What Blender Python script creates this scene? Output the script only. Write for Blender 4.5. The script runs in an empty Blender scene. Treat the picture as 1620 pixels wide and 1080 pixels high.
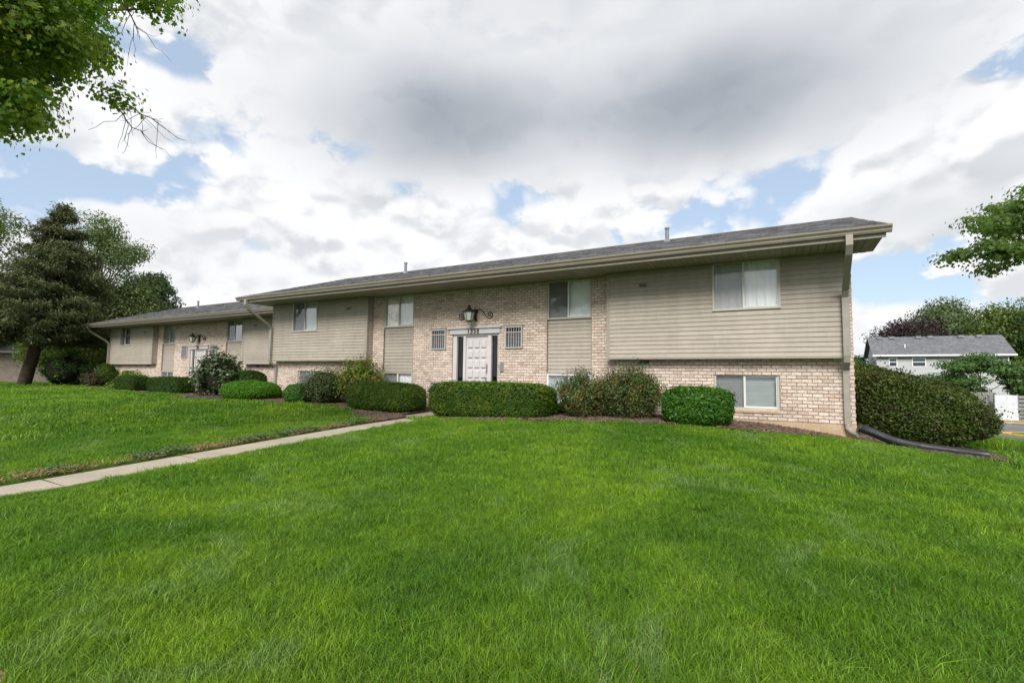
import bpy, math, random
import numpy as np
from mathutils import Vector, Matrix

random.seed(7); RNG = np.random.default_rng(7)
SC = bpy.context.scene
COL = SC.collection
EYE = 1.55                                   # camera height above the lawn at its foot

# ------------------------------------------------------------------ camera
cam = bpy.data.cameras.new('camera'); cam_o = bpy.data.objects.new('camera', cam); COL.objects.link(cam_o)
cam.sensor_width = 36.0; cam.lens = 770.0 / 1620.0 * 36.0
cam.clip_start = 0.05; cam.clip_end = 3000
yaw, pit, rol = math.radians(-29.3145), math.radians(4.038), math.radians(-0.75)
fw = Vector((math.sin(yaw)*math.cos(pit), math.cos(yaw)*math.cos(pit), math.sin(pit)))
rt = Vector((math.cos(yaw), -math.sin(yaw), 0)); dn = fw.cross(rt)
cx = math.cos(rol)*rt + math.sin(rol)*dn
cy = -math.sin(rol)*rt + math.cos(rol)*dn
R3 = Matrix((cx, -cy, -fw)).transposed()
cam_o.matrix_world = Matrix.Translation((0, 0, EYE)) @ R3.to_4x4()
SC.camera = cam_o

# ------------------------------------------------------------------ sky, sun, exposure
SUN_EL, SUN_AZ = math.radians(38), math.radians(164)      # azimuth measured from +Y towards +X
SC.view_settings.view_transform = 'Standard'; SC.view_settings.look = 'None'
SC.view_settings.exposure = 0.30; SC.view_settings.gamma = 1.0
sun = bpy.data.lights.new('sun', 'SUN'); sun.energy = 3.3; sun.angle = math.radians(26); sun.color = (1.0, .965, .91)
sun_o = bpy.data.objects.new('sun', sun); COL.objects.link(sun_o)
sd = Vector((math.sin(SUN_AZ)*math.cos(SUN_EL), math.cos(SUN_AZ)*math.cos(SUN_EL), math.sin(SUN_EL)))
sun_o.rotation_euler = (-sd).to_track_quat('-Z', 'Y').to_euler(); sun_o.location = sd*40

class NT:
    """small helper to write node trees"""
    def __init__(s, nt): s.nt = nt; nt.nodes.clear()
    def n(s, typ, ins=None, **kw):
        nd = s.nt.nodes.new(typ)
        for k, v in kw.items(): setattr(nd, k, v)
        for k, v in (ins or {}).items():
            if isinstance(v, bpy.types.NodeSocket): s.nt.links.new(v, nd.inputs[k])
            else: nd.inputs[k].default_value = v
        return nd
    def m(s, op, a, b=0.0, c=0.0, clamp=False):
        nd = s.nt.nodes.new('ShaderNodeMath'); nd.operation = op; nd.use_clamp = clamp
        for i, v in enumerate((a, b, c)):
            if isinstance(v, bpy.types.NodeSocket): s.nt.links.new(v, nd.inputs[i])
            else: nd.inputs[i].default_value = v
        return nd.outputs[0]
    def v(s, op, a, b=(0, 0, 0), out=0):
        nd = s.nt.nodes.new('ShaderNodeVectorMath'); nd.operation = op
        for i, x in enumerate((a, b)):
            if isinstance(x, bpy.types.NodeSocket): s.nt.links.new(x, nd.inputs[i])
            else: nd.inputs[i].default_value = x
        return nd.outputs[out]
    def mix(s, f, a, b, blend='MIX'):
        nd = s.nt.nodes.new('ShaderNodeMix'); nd.data_type = 'RGBA'; nd.blend_type = blend
        for i, x in ((0, f), (6, a), (7, b)):
            if isinstance(x, bpy.types.NodeSocket): s.nt.links.new(x, nd.inputs[i])
            else: nd.inputs[i].default_value = x if i == 0 else (tuple(x)+(1,))[:4]
        return nd.outputs[2]
    def ss(s, x, lo, hi, a=0.0, b=1.0):
        nd = s.nt.nodes.new('ShaderNodeMapRange'); nd.interpolation_type = 'SMOOTHSTEP'
        s.nt.links.new(x, nd.inputs[0])
        for i, q in enumerate((lo, hi, a, b)): nd.inputs[i+1].default_value = q
        return nd.outputs[0]
    def noise(s, vec, scale, detail=4, rough=.5, dist=0.0, out=0):
        return s.n('ShaderNodeTexNoise', {'Vector': vec, 'Scale': scale, 'Detail': detail, 'Roughness': rough, 'Distortion': dist}).outputs[out]
    def link(s, a, b): s.nt.links.new(a, b)

def build_world():
    w = bpy.data.worlds.new('World'); SC.world = w; w.use_nodes = True
    t = NT(w.node_tree)
    d = t.v('NORMALIZE', t.n('ShaderNodeTexCoord').outputs['Generated'])
    sep = t.n('ShaderNodeSeparateXYZ', {0: d}); x, y, z = sep.outputs
    sky = t.n('ShaderNodeTexSky', sky_type='NISHITA', sun_disc=False, sun_elevation=SUN_EL, sun_rotation=SUN_AZ, air_density=1.0, dust_density=.6)
    blue = t.mix(.55, t.mix(1.0, sky.outputs[0], (.115, .115, .115), 'MULTIPLY'), (.56, .68, .83))
    # azimuth and elevation in degrees
    az = t.m('MULTIPLY', t.m('ARCTAN2', x, y), 57.2958)
    el = t.m('MULTIPLY', t.m('ARCSINE', z), 57.2958)
    ae = t.n('ShaderNodeCombineXYZ', {0: az, 1: el, 2: 0.0}).outputs[0]
    # the cloud field: clouds are seen from the side near the horizon and from below overhead
    p = t.v('MULTIPLY', d, (1.0, 1.0, 1.55))
    def field(q, dt):
        f = t.noise(q, 4.6, dt, .62)
        v = t.n('ShaderNodeTexVoronoi', {'Vector': t.v('ADD', q, t.n('ShaderNodeCombineXYZ', {0: t.m('MULTIPLY', f, .22), 1: t.m('MULTIPLY', f, -.16), 2: t.m('MULTIPLY', f, .2)}).outputs[0]), 'Scale': 7.0, 'Detail': 1.0, 'Roughness': .5, 'Lacunarity': 2.3}, feature='F1').outputs[0]
        return t.m('MULTIPLY_ADD', v, -.42, t.m('MULTIPLY_ADD', f, .85, .28))
    n1 = field(p, 5)
    n1u = field(t.v('ADD', p, (-.012, .0, .035)), 3)
    n0 = t.noise(p, 2.6, 2, .5)
    # gaps and banks, as directions in the sky: (azimuth, elevation, half width, half height, weight)
    def blobs(lst, acc, smooth=False):
        for a0, e0, sa, se, wt in lst:
            r = t.v('MULTIPLY_ADD', ae, (1/sa, 1/se, 0)); r.node.inputs[2].default_value = (-a0/sa, -e0/se, 0)
            q = t.m('MULTIPLY_ADD', t.v('DOT_PRODUCT', r, r, 1), -.3, 1.0, clamp=True)
            if smooth: q = t.m('MULTIPLY', q, q)
            acc = t.m('MULTIPLY_ADD', q, wt, acc)
        return acc
    cov = blobs(SKY_BLOBS, t.m('MULTIPLY_ADD', n1, 1.6, .20))
    edge = t.ss(cov, .47, .73)
    gry = blobs(GREY_BLOBS, 0.0, True)
    # tops catch the light, undersides and thick banks turn grey; the high bank is smooth, the low clouds are puffy
    low = t.ss(gry, .06, .40, 1.0, .16)
    shade = t.m('MULTIPLY', t.ss(t.m('SUBTRACT', n1u, n1), -.08, .18), low)
    gry = t.m('MULTIPLY', gry, t.m('MULTIPLY_ADD', n0, 1.5, .24))
    dark = t.m('ADD', t.m('MULTIPLY', shade, .43), t.m('MULTIPLY_ADD', t.m('SUBTRACT', n1, .5), .16, gry), clamp=True)
    c1 = t.mix(dark, (.85, .857, .870), (.285, .318, .365))
    col = t.mix(edge, blue, c1)
    # pale air near the horizon
    hz = t.ss(el, -2.0, 9.0, .55, 0.0)
    col = t.mix(hz, col, (.72, .76, .82))
    grd = t.ss(el, -3.0, -.5)
    col = t.mix(grd, (.10, .13, .07), col)
    bg = t.n('ShaderNodeBackground', {'Color': col, 'Strength': 1.0})
    t.link(bg.outputs[0], t.n('ShaderNodeOutputWorld').inputs[0])
    w.cycles.sampling_method = 'MANUAL'; w.cycles.sample_map_resolution = 512

SKY_BLOBS = [  # azimuth, elevation, half width, half height, weight
    (-68, 28.5, 4, 1.8, -.36), (-72, 17.8, 8, 1.9, -.36), (-48.6, 24.0, 2.6, 1.2, -.26), (-42, 21, 3.2, 1.3, -.42),
    (-27, 20.5, 5, 1.8, -.30), (-1, 19.4, 5.5, 2.4, -.44), (10.5, 10.3, 4.5, 2.2, -.42), (17, 25.8, 5, 1.4, -.40),
    (-28, 33, 30, 7.5, .55), (0, 29, 12, 4, .5), (12, 19, 5, 4, .35), (-48, 17, 10, 3, .25), (-38, 10, 24, 4, .3)]
GREY_BLOBS = [(-45, 27.5, 16, 6, .50), (-24, 27, 18, 5.5, .46), (-1, 28.5, 16, 6, .54), (-20, 38, 34, 9, .26), (10, 15, 7, 2.5, .36), (-64, 12, 18, 4, .22), (-28, 70, 70, 22, .45)]
build_world()

# ------------------------------------------------------------------ materials
MATS = {}
def P(t, **ins): return t.n('ShaderNodeBsdfPrincipled', {k.replace('_', ' '): v for k, v in ins.items()})
def mat(name, col, rough=.7, var=.12, scale=6.0, fine=None, fvar=.1, bump=0.0, bscale=60.0, rand=0.0, rand_col=None, spec=.4, metal=0.0, island=True, stain=None, trans=0.0, streak=0.0, broad=0.0):
    if name in MATS: return MATS[name]
    m = bpy.data.materials.new(name); m.use_nodes = True; t = NT(m.node_tree)
    pos = t.n('ShaderNodeNewGeometry').outputs['Position']
    c = tuple(col)
    n1 = t.noise(pos, scale, 4, .55)
    f = t.ss(n1, .3, .7)
    lo = tuple(x*(1-var) for x in c); hi = tuple(min(1, x*(1+var)) for x in c)
    cc = t.mix(f, lo, hi)
    if fine:
        f2 = t.ss(t.noise(pos, fine, 3, .6), .32, .68)
        cc = t.mix(1.0, cc, t.mix(f2, (1-fvar,)*3, (1+fvar,)*3), 'MULTIPLY')
    if rand or rand_col:
        r = t.n('ShaderNodeObjectInfo').outputs['Random']
        if island: r = t.m('FRACT', t.m('ADD', r, t.n('ShaderNodeNewGeometry').outputs['Random Per Island']))
        if rand_col:
            ramp = t.n('ShaderNodeValToRGB', {0: r}); e = ramp.color_ramp.elements
            while len(e) < len(rand_col): e.new(.5)
            for i, (p, q) in enumerate(rand_col): e[i].position = p; e[i].color = tuple(q)+(1,)
            cc = t.mix(1.0, cc, ramp.outputs[0], 'MULTIPLY')
        if rand:
            r2 = t.m('FRACT', t.m('MULTIPLY', r, 37.31))
            cc = t.mix(1.0, cc, t.mix(r2, (1-rand,)*3, (1+rand,)*3), 'MULTIPLY')
    if streak:
        f3 = t.ss(t.noise(t.v('MULTIPLY', pos, (5.5, 5.5, .35)), 1.0, 4, .6), .35, .72); cc = t.mix(1.0, cc, t.mix(f3, (1+streak*.4,)*3, (1-streak, 1-streak*1.05, 1-streak*1.15)), 'MULTIPLY')
    if broad:
        f4 = t.ss(t.noise(pos, .9, 3, .6), .3, .7); cc = t.mix(1.0, cc, t.mix(f4, (1+broad*.6,)*3, (1-broad, 1-broad*1.08, 1-broad*1.15)), 'MULTIPLY')
    if stain:
        sc, s0, s1, scol = stain
        cc = t.mix(t.ss(t.noise(pos, sc, 6, .65, .6), s0, s1), cc, scol)
    b = P(t, Base_Color=cc, Roughness=rough, Metallic=metal, Specular_IOR_Level=spec)
    if bump:
        h = t.noise(pos, bscale, 4, .6)
        bm = t.n('ShaderNodeBump', {'Height': h, 'Strength': bump, 'Distance': .01}); t.link(bm.outputs[0], b.inputs['Normal'])
    sh = b.outputs[0]
    if trans:
        tr = t.n('ShaderNodeBsdfTranslucent', {'Color': t.mix(1.0, cc, (1.15, 1.25, .6), 'MULTIPLY')})
        sh = t.n('ShaderNodeMixShader', {0: trans, 1: sh, 2: tr.outputs[0]}).outputs[0]
    t.link(sh, t.n('ShaderNodeOutputMaterial').inputs[0])
    MATS[name] = m
    return m
def leafmat(name, a, b, c=None, cfrac=.0, rough=.5, trans=.25, spec=.35, big=.9):
    """leaf colour between a and b by leaf, leaning by patches; a share cfrac of patches takes colour c"""
    if name in MATS: return MATS[name]
    m = bpy.data.materials.new(name); m.use_nodes = True; t = NT(m.node_tree)
    g = t.n('ShaderNodeNewGeometry'); r = g.outputs['Random Per Island']; pos = g.outputs['Position']
    n1 = t.ss(t.noise(pos, big, 3, .55), .3, .7)
    cc = t.mix(t.m('ADD', t.m('MULTIPLY', r, .6), t.m('MULTIPLY', n1, .4)), a, b)
    if c is not None:
        k = t.ss(t.m('ADD', t.noise(pos, big*1.7, 3, .6), t.m('MULTIPLY', r, .25)), .78-cfrac, .92-cfrac)
        cc = t.mix(k, cc, c)
    bs = P(t, Base_Color=cc, Roughness=rough, Specular_IOR_Level=spec)
    tr = t.n('ShaderNodeBsdfTranslucent', {'Color': t.mix(1.0, cc, (1.3, 1.4, .6), 'MULTIPLY')})
    sh = t.n('ShaderNodeMixShader', {0: trans, 1: bs.outputs[0], 2: tr.outputs[0]}).outputs[0]
    t.link(sh, t.n('ShaderNodeOutputMaterial').inputs[0]); MATS[name] = m
    return m
def glassmat(name='window_glass', tint=(.985, .99, .985), refl=1.0):
    if name in MATS: return MATS[name]
    m = bpy.data.materials.new(name); m.use_nodes = True; t = NT(m.node_tree)
    fr = t.m('MULTIPLY', t.n('ShaderNodeFresnel', {'IOR': 1.52}).outputs[0], 3.2*refl, clamp=True)
    fr = t.m('MULTIPLY', fr, t.m('SUBTRACT', 1.0, t.n('ShaderNodeNewGeometry').outputs['Backfacing']))     # reflect at the outer face only
    tr = t.n('ShaderNodeBsdfTransparent', {'Color': tint+(1,)})
    gl = t.n('ShaderNodeBsdfGlossy', {'Color': (1, 1, 1, 1), 'Roughness': .01})
    pos = t.n('ShaderNodeNewGeometry').outputs['Position']
    bm = t.n('ShaderNodeBump', {'Height': t.noise(pos, 1.6, 1, .4), 'Strength': .08, 'Distance': .02}); t.link(bm.outputs[0], gl.inputs['Normal'])
    sh = t.n('ShaderNodeMixShader', {0: fr, 1: tr.outputs[0], 2: gl.outputs[0]})
    t.link(sh.outputs[0], t.n('ShaderNodeOutputMaterial').inputs[0]); MATS[name] = m
    return m
def screenmat(name='insect_screen', col=(.26, .26, .265), cover=.20):
    if name in MATS: return MATS[name]
    m = bpy.data.materials.new(name); m.use_nodes = True; t = NT(m.node_tree)
    sh = t.n('ShaderNodeMixShader', {0: cover, 1: t.n('ShaderNodeBsdfTransparent').outputs[0], 2: t.n('ShaderNodeBsdfDiffuse', {'Color': col+(1,)}).outputs[0]})
    t.link(sh.outputs[0], t.n('ShaderNodeOutputMaterial').inputs[0]); MATS[name] = m
    return m

M_BRICK = mat('tumbled_brick', (.575, .495, .442), .9, .17, 24, fine=95, fvar=.30, bump=.5, bscale=120, rand=.10,
              rand_col=[(0, (.90, .81, .74)), (.12, (1.0, .95, .90)), (.5, (1.10, 1.07, 1.03)), (.90, (1.19, 1.17, 1.14)), (.97, (.98, .89, .81)), (1, (.86, .71, .61))], spec=.15, broad=.10,
              stain=(48, .60, .76, (.36, .25, .19)))
M_MORTAR = mat('mortar', (.31, .245, .20), .95, .2, 10, fine=80, fvar=.2, bump=.4, spec=.1)
M_SIDING = mat('vinyl_siding', (.385, .340, .286), .55, .05, 1.3, fine=7, fvar=.04, rand=.05, spec=.3, streak=.055)
M_TRIM = mat('tan_trim', (.325, .29, .24), .5, .05, 2, fine=12, fvar=.05, spec=.35)
M_SOFFIT = mat('soffit_vinyl', (.31, .275, .225), .6, .05, 2, rand=.05, spec=.25)
M_GUTTER = mat('gutter_metal', (.285, .252, .205), .42, .06, 3, fine=20, fvar=.05, spec=.45)
M_SPOUT = mat('downspout_metal', (.30, .278, .238), .4, .06, 5, fine=18, fvar=.06, spec=.45)
M_SHINGLE = mat('asphalt_shingle', (.105, .105, .112), .95, .16, 1.2, fine=120, fvar=.35, bump=.4, bscale=200, rand=.42, spec=.15)
M_ROOFBASE = mat('roof_felt', (.05, .05, .055), .95, .1)
M_CONC = mat('concrete_foundation', (.47, .35, .235), .9, .12, 3, fine=30, fvar=.12, bump=.25, bscale=50, spec=.15, stain=(2.5, .56, .74, (.36, .27, .19)))
M_FRAME = mat('window_frame', (.47, .45, .39), .45, .05, 4, spec=.4)
M_SASH = mat('white_sash', (.66, .66, .62), .45, .05, 4, spec=.4)
M_GLASS = glassmat()
M_GLASS2 = glassmat('side_light_glass', (.6, .65, .62), .35)
M_SCREEN = screenmat()
M_CURT = mat('sheer_curtain', (.86, .87, .90), .9, .04, 3, spec=.05)
M_CURT2 = mat('dark_curtain', (.20, .21, .21), .9, .1, 3, spec=.05)
M_CURT3 = mat('patterned_curtain', (.80, .74, .66), .9, .3, 5, spec=.05)
M_BLIND = mat('grey_blind', (.46, .51, .52), .8, .04, 3, rand=.04, spec=.1)
M_ROOM = mat('room_paint', (.16, .15, .13), .9, .1)
M_DOOR = mat('door_paint', (.56, .525, .53), .45, .04, 3, spec=.35)
M_LINTEL = mat('lintel_paint', (.50, .475, .48), .5, .05, 3, spec=.3)
M_BLACK = mat('black_iron', (.016, .016, .017), .5, .2, 8, spec=.45)
M_LAMPGLASS = mat('frosted_lamp_glass', (.40, .42, .36), .35, .1, 9, spec=.4)
M_GRILLE = mat('grille_metal', (.44, .43, .42), .5, .08, 10, spec=.4)
M_RUST = mat('rusted_steel', (.30, .12, .06), .9, .3, 20, spec=.1)
M_GREY = mat('grey_metal', (.20, .21, .22), .5, .1, 6, spec=.4)
M_PIPE = mat('black_plastic_pipe', (.016, .017, .02), .42, .2, 6, spec=.5)
M_WALK = mat('walk_concrete', (.40, .345, .275), .9, .08, 1.5, fine=40, fvar=.1, bump=.2, bscale=80, rand=.05, spec=.15, stain=(3, .58, .76, (.38, .33, .26)))
M_SOIL = mat('lawn_soil', (.05, .075, .022), .95, .25, 1.2, fine=18, fvar=.3, bump=.3, spec=.1)
M_MULCH = mat('bark_mulch', (.105, .062, .045), .95, .3, 5, fine=40, fvar=.4, bump=.6, bscale=30, spec=.1)
M_CHIP = mat('bark_chip', (.135, .092, .070), .9, .2, 6, rand=.55, spec=.15)
M_STRAW = mat('dry_grass', (.26, .18, .10), .9, .2, 6, rand=.35, spec=.1)
M_ASPHALT = mat('asphalt', (.17, .17, .175), .9, .12, .6, fine=30, fvar=.15, spec=.2)
M_YELLOW = mat('yellow_kerb_paint', (.62, .36, .05), .7, .1, 5)
M_BARK = mat('bark', (.075, .055, .042), .95, .25, 6, fine=30, fvar=.35, bump=.8, bscale=25, spec=.1)
M_DEADWOOD = mat('dead_wood', (.26, .23, .20), .95, .2, 10, spec=.1)
M_TWIG = mat('twig', (.11, .085, .065), .95, .2, 10, spec=.1)
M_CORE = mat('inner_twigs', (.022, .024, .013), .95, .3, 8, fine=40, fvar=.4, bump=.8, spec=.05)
M_WSIDE = mat('white_siding', (.46, .475, .475), .6, .03, 1, spec=.3)
M_WHITE = mat('white_paint', (.80, .81, .82), .5, .03, 2, spec=.3)
M_DARKGLASS = mat('dark_glass', (.03, .045, .05), .12, .2, 1, spec=.6)
M_BLIND2 = mat('teal_blind', (.10, .16, .19), .6, .1, 1)
M_GWOOD = mat('weathered_wood', (.26, .25, .245), .9, .12, 2, fine=20, fvar=.2, rand=.12, spec=.1)
M_PALLET = mat('pallet_wood', (.42, .32, .17), .9, .15, 5, rand=.15)

# ------------------------------------------------------------------ mesh helpers
class MB:
    def __init__(s): s.v = []; s.f = []
    def add(s, vs, fs):
        o = len(s.v); s.v += [tuple(x) for x in vs]; s.f += [tuple(i+o for i in f) for f in fs]; return s
    def box(s, x0, x1, y0, y1, z0, z1):
        return s.add([(x0, y0, z0), (x1, y0, z0), (x1, y1, z0), (x0, y1, z0), (x0, y0, z1), (x1, y0, z1), (x1, y1, z1), (x0, y1, z1)],
                     [(0, 3, 2, 1), (4, 5, 6, 7), (0, 1, 5, 4), (1, 2, 6, 5), (2, 3, 7, 6), (3, 0, 4, 7)])
    def bbox(s, x0, x1, y0, y1, z0, z1, b=.005):
        """box whose front (-y) face has chamfered edges"""
        return s.add([(x0, y1, z0), (x1, y1, z0), (x1, y1, z1), (x0, y1, z1), (x0, y0+b, z0), (x1, y0+b, z0), (x1, y0+b, z1), (x0, y0+b, z1),
                      (x0+b, y0, z0+b), (x1-b, y0, z0+b), (x1-b, y0, z1-b), (x0+b, y0, z1-b)],
                     [(0, 3, 2, 1), (0, 1, 5, 4), (1, 2, 6, 5), (2, 3, 7, 6), (3, 0, 4, 7), (4, 5, 9, 8), (5, 6, 10, 9), (6, 7, 11, 10), (7, 4, 8, 11), (8, 9, 10, 11)])
    def prism_x(s, prof, x0, x1):
        """closed (y,z) profile swept along x"""
        n = len(prof); vs = [(x0, y, z) for y, z in prof] + [(x1, y, z) for y, z in prof]
        fs = [(i, (i+1) % n, n+(i+1) % n, n+i) for i in range(n)] + [tuple(range(n))[::-1], tuple(range(n, 2*n))]
        return s.add(vs, fs)
    def tube(s, pts, rad, seg=8, cap=True, sx=1.0):
        pts = [Vector(p) for p in pts]; rad = rad if hasattr(rad, '__len__') else [rad]*len(pts)
        vs, fs, k = [], [], len(pts); ref = None
        for i, p in enumerate(pts):
            d = (pts[min(i+1, k-1)]-pts[max(i-1, 0)]).normalized()
            if ref is None: ref = Vector((1, 0, 0)) if abs(d.x) < .8 else Vector((0, 1, 0))
            u = (ref-d*ref.dot(d)).normalized(); w = d.cross(u); ref = u
            for j in range(seg):
                a = 2*math.pi*j/seg; vs.append(p+(u*math.cos(a)*sx+w*math.sin(a))*rad[i])
        for i in range(k-1):
            for j in range(seg):
                fs.append((i*seg+j, i*seg+(j+1) % seg, (i+1)*seg+(j+1) % seg, (i+1)*seg+j))
        if cap: fs += [tuple(range(seg))[::-1], tuple(range((k-1)*seg, k*seg))]
        return s.add(vs, fs)
    def rtube(s, pts, wx, wy):
        """rectangular duct along a path in the y-z plane (constant x cross-section)"""
        pts = [Vector(p) for p in pts]; k = len(pts); vs, fs = [], []
        for i, p in enumerate(pts):
            a = (p-pts[i-1]).normalized() if i else (pts[1]-p).normalized()
            b = (pts[i+1]-p).normalized() if i < k-1 else a
            d = (a+b).normalized(); nrm = Vector((0, -d.z, d.y))
            if nrm.length < .2: nrm = Vector((0, 0, 1))
            nrm.normalize(); c = max(.5, nrm.dot(Vector((0, -a.z, a.y)).normalized()) if Vector((0, -a.z, a.y)).length > .2 else 1)
            h = nrm*(wy/2/c)
            for sx in (-1, 1):
                for sy in ((-1, 1) if sx < 0 else (1, -1)): vs.append(p+Vector((sx*wx/2, 0, 0))+h*sy)
        for i in range(k-1):
            for j in range(4): fs.append((i*4+j, i*4+(j+1) % 4, (i+1)*4+(j+1) % 4, (i+1)*4+j))
        fs += [(0, 1, 2, 3), tuple(range(4*k-1, 4*k-5, -1))]
        return s.add(vs, fs)
    def mesh(s, name):
        me = bpy.data.meshes.new(name); me.from_pydata(s.v, [], s.f); me.update(); return me
    def build(s, name, m, parent=None, smooth=False, loc=None):
        return obj(name, s.mesh(name), m, parent, smooth, loc)
def obj(name, me, m, parent=None, smooth=False, loc=None):
    o = bpy.data.objects.new(name, me); COL.objects.link(o)
    if m and not me.materials: me.materials.append(m)
    if smooth: me.polygons.foreach_set('use_smooth', [True]*len(me.polygons))
    if parent: o.parent = parent
    if loc is not None: o.location = loc
    return o
def empty(name, loc, rz=0, label=None, cat=None, group=None):
    o = bpy.data.objects.new(name, None); COL.objects.link(o); o.location = loc; o.rotation_euler[2] = rz; o.empty_display_size = .2
    tag(o, label, cat, group); return o
def tag(o, label=None, cat=None, group=None, kind=None):
    for k, v in (('label', label), ('category', cat), ('group', group), ('kind', kind)):
        if v: o[k] = v
    return o
def np_mesh(name, V, F):
    """V (n,3); F (m,k) with one k for all faces"""
    me = bpy.data.meshes.new(name); n, k = F.shape
    me.vertices.add(len(V)); me.vertices.foreach_set('co', np.ascontiguousarray(V, np.float32).ravel())
    me.loops.add(n*k); me.loops.foreach_set('vertex_index', np.ascontiguousarray(F, np.int32).ravel())
    me.polygons.add(n); me.polygons.foreach_set('loop_start', np.arange(n, dtype=np.int32)*k)
    me.update(calc_edges=True); return me
LEAF = {  # outline (u along the leaf, v across, w fold)
    'quad': np.array([(-.5, 0, 0), (0, -.32, .06), (.5, 0, 0), (0, .32, .06)]),
    'oval': np.array([(-.5, 0, 0), (-.15, -.27, .07), (.25, -.22, .05), (.55, 0, -.06), (.25, .22, .05), (-.15, .27, .07)]),
    'maple': np.array([(-.5, 0, 0), (-.25, -.45, .05), (.05, -.2, 0), (.2, -.5, .04), (.25, -.15, 0), (.6, 0, -.08), (.25, .15, 0), (.2, .5, .04), (.05, .2, 0), (-.25, .45, .05)]),
    'needle': np.array([(-.5, -.07, 0), (-.5, .07, 0), (.5, .05, -.1), (.5, -.05, -.1)]),
}
def leaves(name, C, N, S, m, parent=None, shape='quad', along=None, rng=RNG):
    """one mesh of many small leaf faces: C centres, N face normals, S sizes"""
    n = len(C); T = LEAF[shape]; k = len(T)
    N = N/np.maximum(np.linalg.norm(N, axis=1, keepdims=True), 1e-6)
    A = rng.normal(size=(n, 3)) if along is None else along + rng.normal(size=(n, 3))*.25
    U = A-(A*N).sum(1, keepdims=True)*N; U /= np.maximum(np.linalg.norm(U, axis=1, keepdims=True), 1e-6)
    W = np.cross(N, U); s = np.asarray(S).reshape(-1, 1, 1)
    V = C[:, None]+s*(T[None, :, 0:1]*U[:, None]+T[None, :, 1:2]*W[:, None]+T[None, :, 2:3]*N[:, None])
    return obj(name, np_mesh(name, V.reshape(-1, 3), np.arange(n*k).reshape(n, k)), m, parent)
def rand_dir(n, rng=RNG):
    v = rng.normal(size=(n, 3)); return v/np.linalg.norm(v, axis=1, keepdims=True)

# ------------------------------------------------------------------ lie of the land (heights relative to the eye)
CP = np.array([(-7.75,2.06,-1.32),(-7.75,5.05,-1.175),(-7.2,8.9,-1.02),(-7.2,10.8,-.97),(-5.3,8.7,-.93),(-1.6,9.8,-.88),(-3.5,10.8,-.86),(-.5,10.8,-.90),(0.1,10.8,-.95),(1.1,10.8,-1.12),(0.05,9.9,-.99),(1.0,10.3,-1.07),(3.0,11.6,-1.36),(-12.1,9.8,-.925),(-14.4,10.2,-.88),(-14.7,9.5,-.9),(-10,10.8,-.9),(-15.5,10.8,-.9),(0,0,-1.55),(3,2,-1.62),(-3,1,-1.47),(5,6,-1.6),(-23.4,11.8,-.96),(-27.5,11.4,-.87),(-36.5,12,-.92),(-30,4,-1.1),(-20,4,-1.1),(-15,5,-1.1),(-45,8,-1.0),(-20,-5,-1.4),(0,-8,-1.7),(8,0,-1.8),(7,13,-1.85),(12,18,-2.0),(20,10,-2.1),(8,26,-2.0),(15,45,-2.0),(0,30,-1.5),(-20,30,-1.0),(-50,25,-.95),(-60,0,-1.1),(30,30,-2.1),(-2,4.5,-1.27),(1.5,7.5,-1.22),(-4,6.5,-1.1)])
def _tps(r2): return np.where(r2 > 0, .5*r2*np.log(np.maximum(r2, 1e-12)), 0)
def _fit():
    n = len(CP); Q = CP[:, :2]; A = np.zeros((n+3, n+3))
    A[:n, :n] = _tps(((Q[:, None]-Q[None])**2).sum(-1))+np.eye(n)*.6
    A[:n, n] = 1; A[:n, n+1:] = Q; A[n, :n] = 1; A[n+1:, :n] = Q.T
    return np.linalg.solve(A, np.r_[CP[:, 2], 0, 0, 0])
_W = _fit()
def gz(x, y):
    """world height of the ground"""
    x = np.asarray(x, float); y = np.asarray(y, float)
    q = np.stack([np.clip(x, -60, 30).ravel(), np.clip(y, -8, 45).ravel()], 1)
    z = np.concatenate([_tps(((c[:, None]-CP[None, :, :2])**2).sum(-1))@_W[:-3] for c in np.array_split(q, len(q)//20000+1)])+_W[-3]+q@_W[-2:]
    r = np.clip(z, -2.2, -.8).reshape(x.shape)+EYE
    return float(r) if r.ndim == 0 else r
def inpoly(x, y, poly):
    r = np.zeros(x.shape, bool); n = len(poly)
    for i in range(n):
        (xa, ya), (xb, yb) = poly[i], poly[(i+1) % n]
        if ya == yb: continue
        r ^= ((ya > y) != (yb > y)) & (x < (xb-xa)*(y-ya)/(yb-ya)+xa)
    return r
D = 10.846
BED_R = [(-6.85, 8.78), (-5.3, 8.66), (-3.76, 9.04), (-2.57, 9.3), (-1.48, 9.56), (-.43, 9.66), (.53, 10.22), (1.06, 10.6), (1.93, 10.74), (2.87, 10.95), (3.45, 11.7), (3.7, 14), (2.6, 16), (1.12, 16), (1.12, 10.9), (-6.85, 10.9)]
BED_L = [(-15.6, 10.9), (-15.6, 9.25), (-13.33, 9.5), (-11.32, 9.72), (-10, 9.05), (-8.9, 8.4), (-7.78, 7.9), (-7.78, 8.9), (-8.2, 9.0), (-8.2, 10.9)]
BED_LL = [(-15.62, 12.7), (-15.62, 9.25), (-17.2, 8.8), (-18.4, 8.7), (-19.5, 9.7), (-21, 10.55), (-25, 10.05), (-28.4, 10.8), (-32.5, 11.0), (-33, 12.7)]
WALK = [(-7.76, -7), (-7.10, -7), (-7.10, 8.78), (-7.2, 9.0), (-7.2, 10.0), (-6.0, 10.0), (-6.0, 10.9), (-8.2, 10.9), (-8.2, 9.0), (-7.76, 8.75)]
ROAD = [(4.2, 16.4), (6, 17), (60, 8), (80, 20), (80, 31.5), (9.5, 31.8), (0, 31.8), (0, 20), (2.6, 17.6)]
ISLAND = (9.6, 25.0, 2.65, 1.15)
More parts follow.
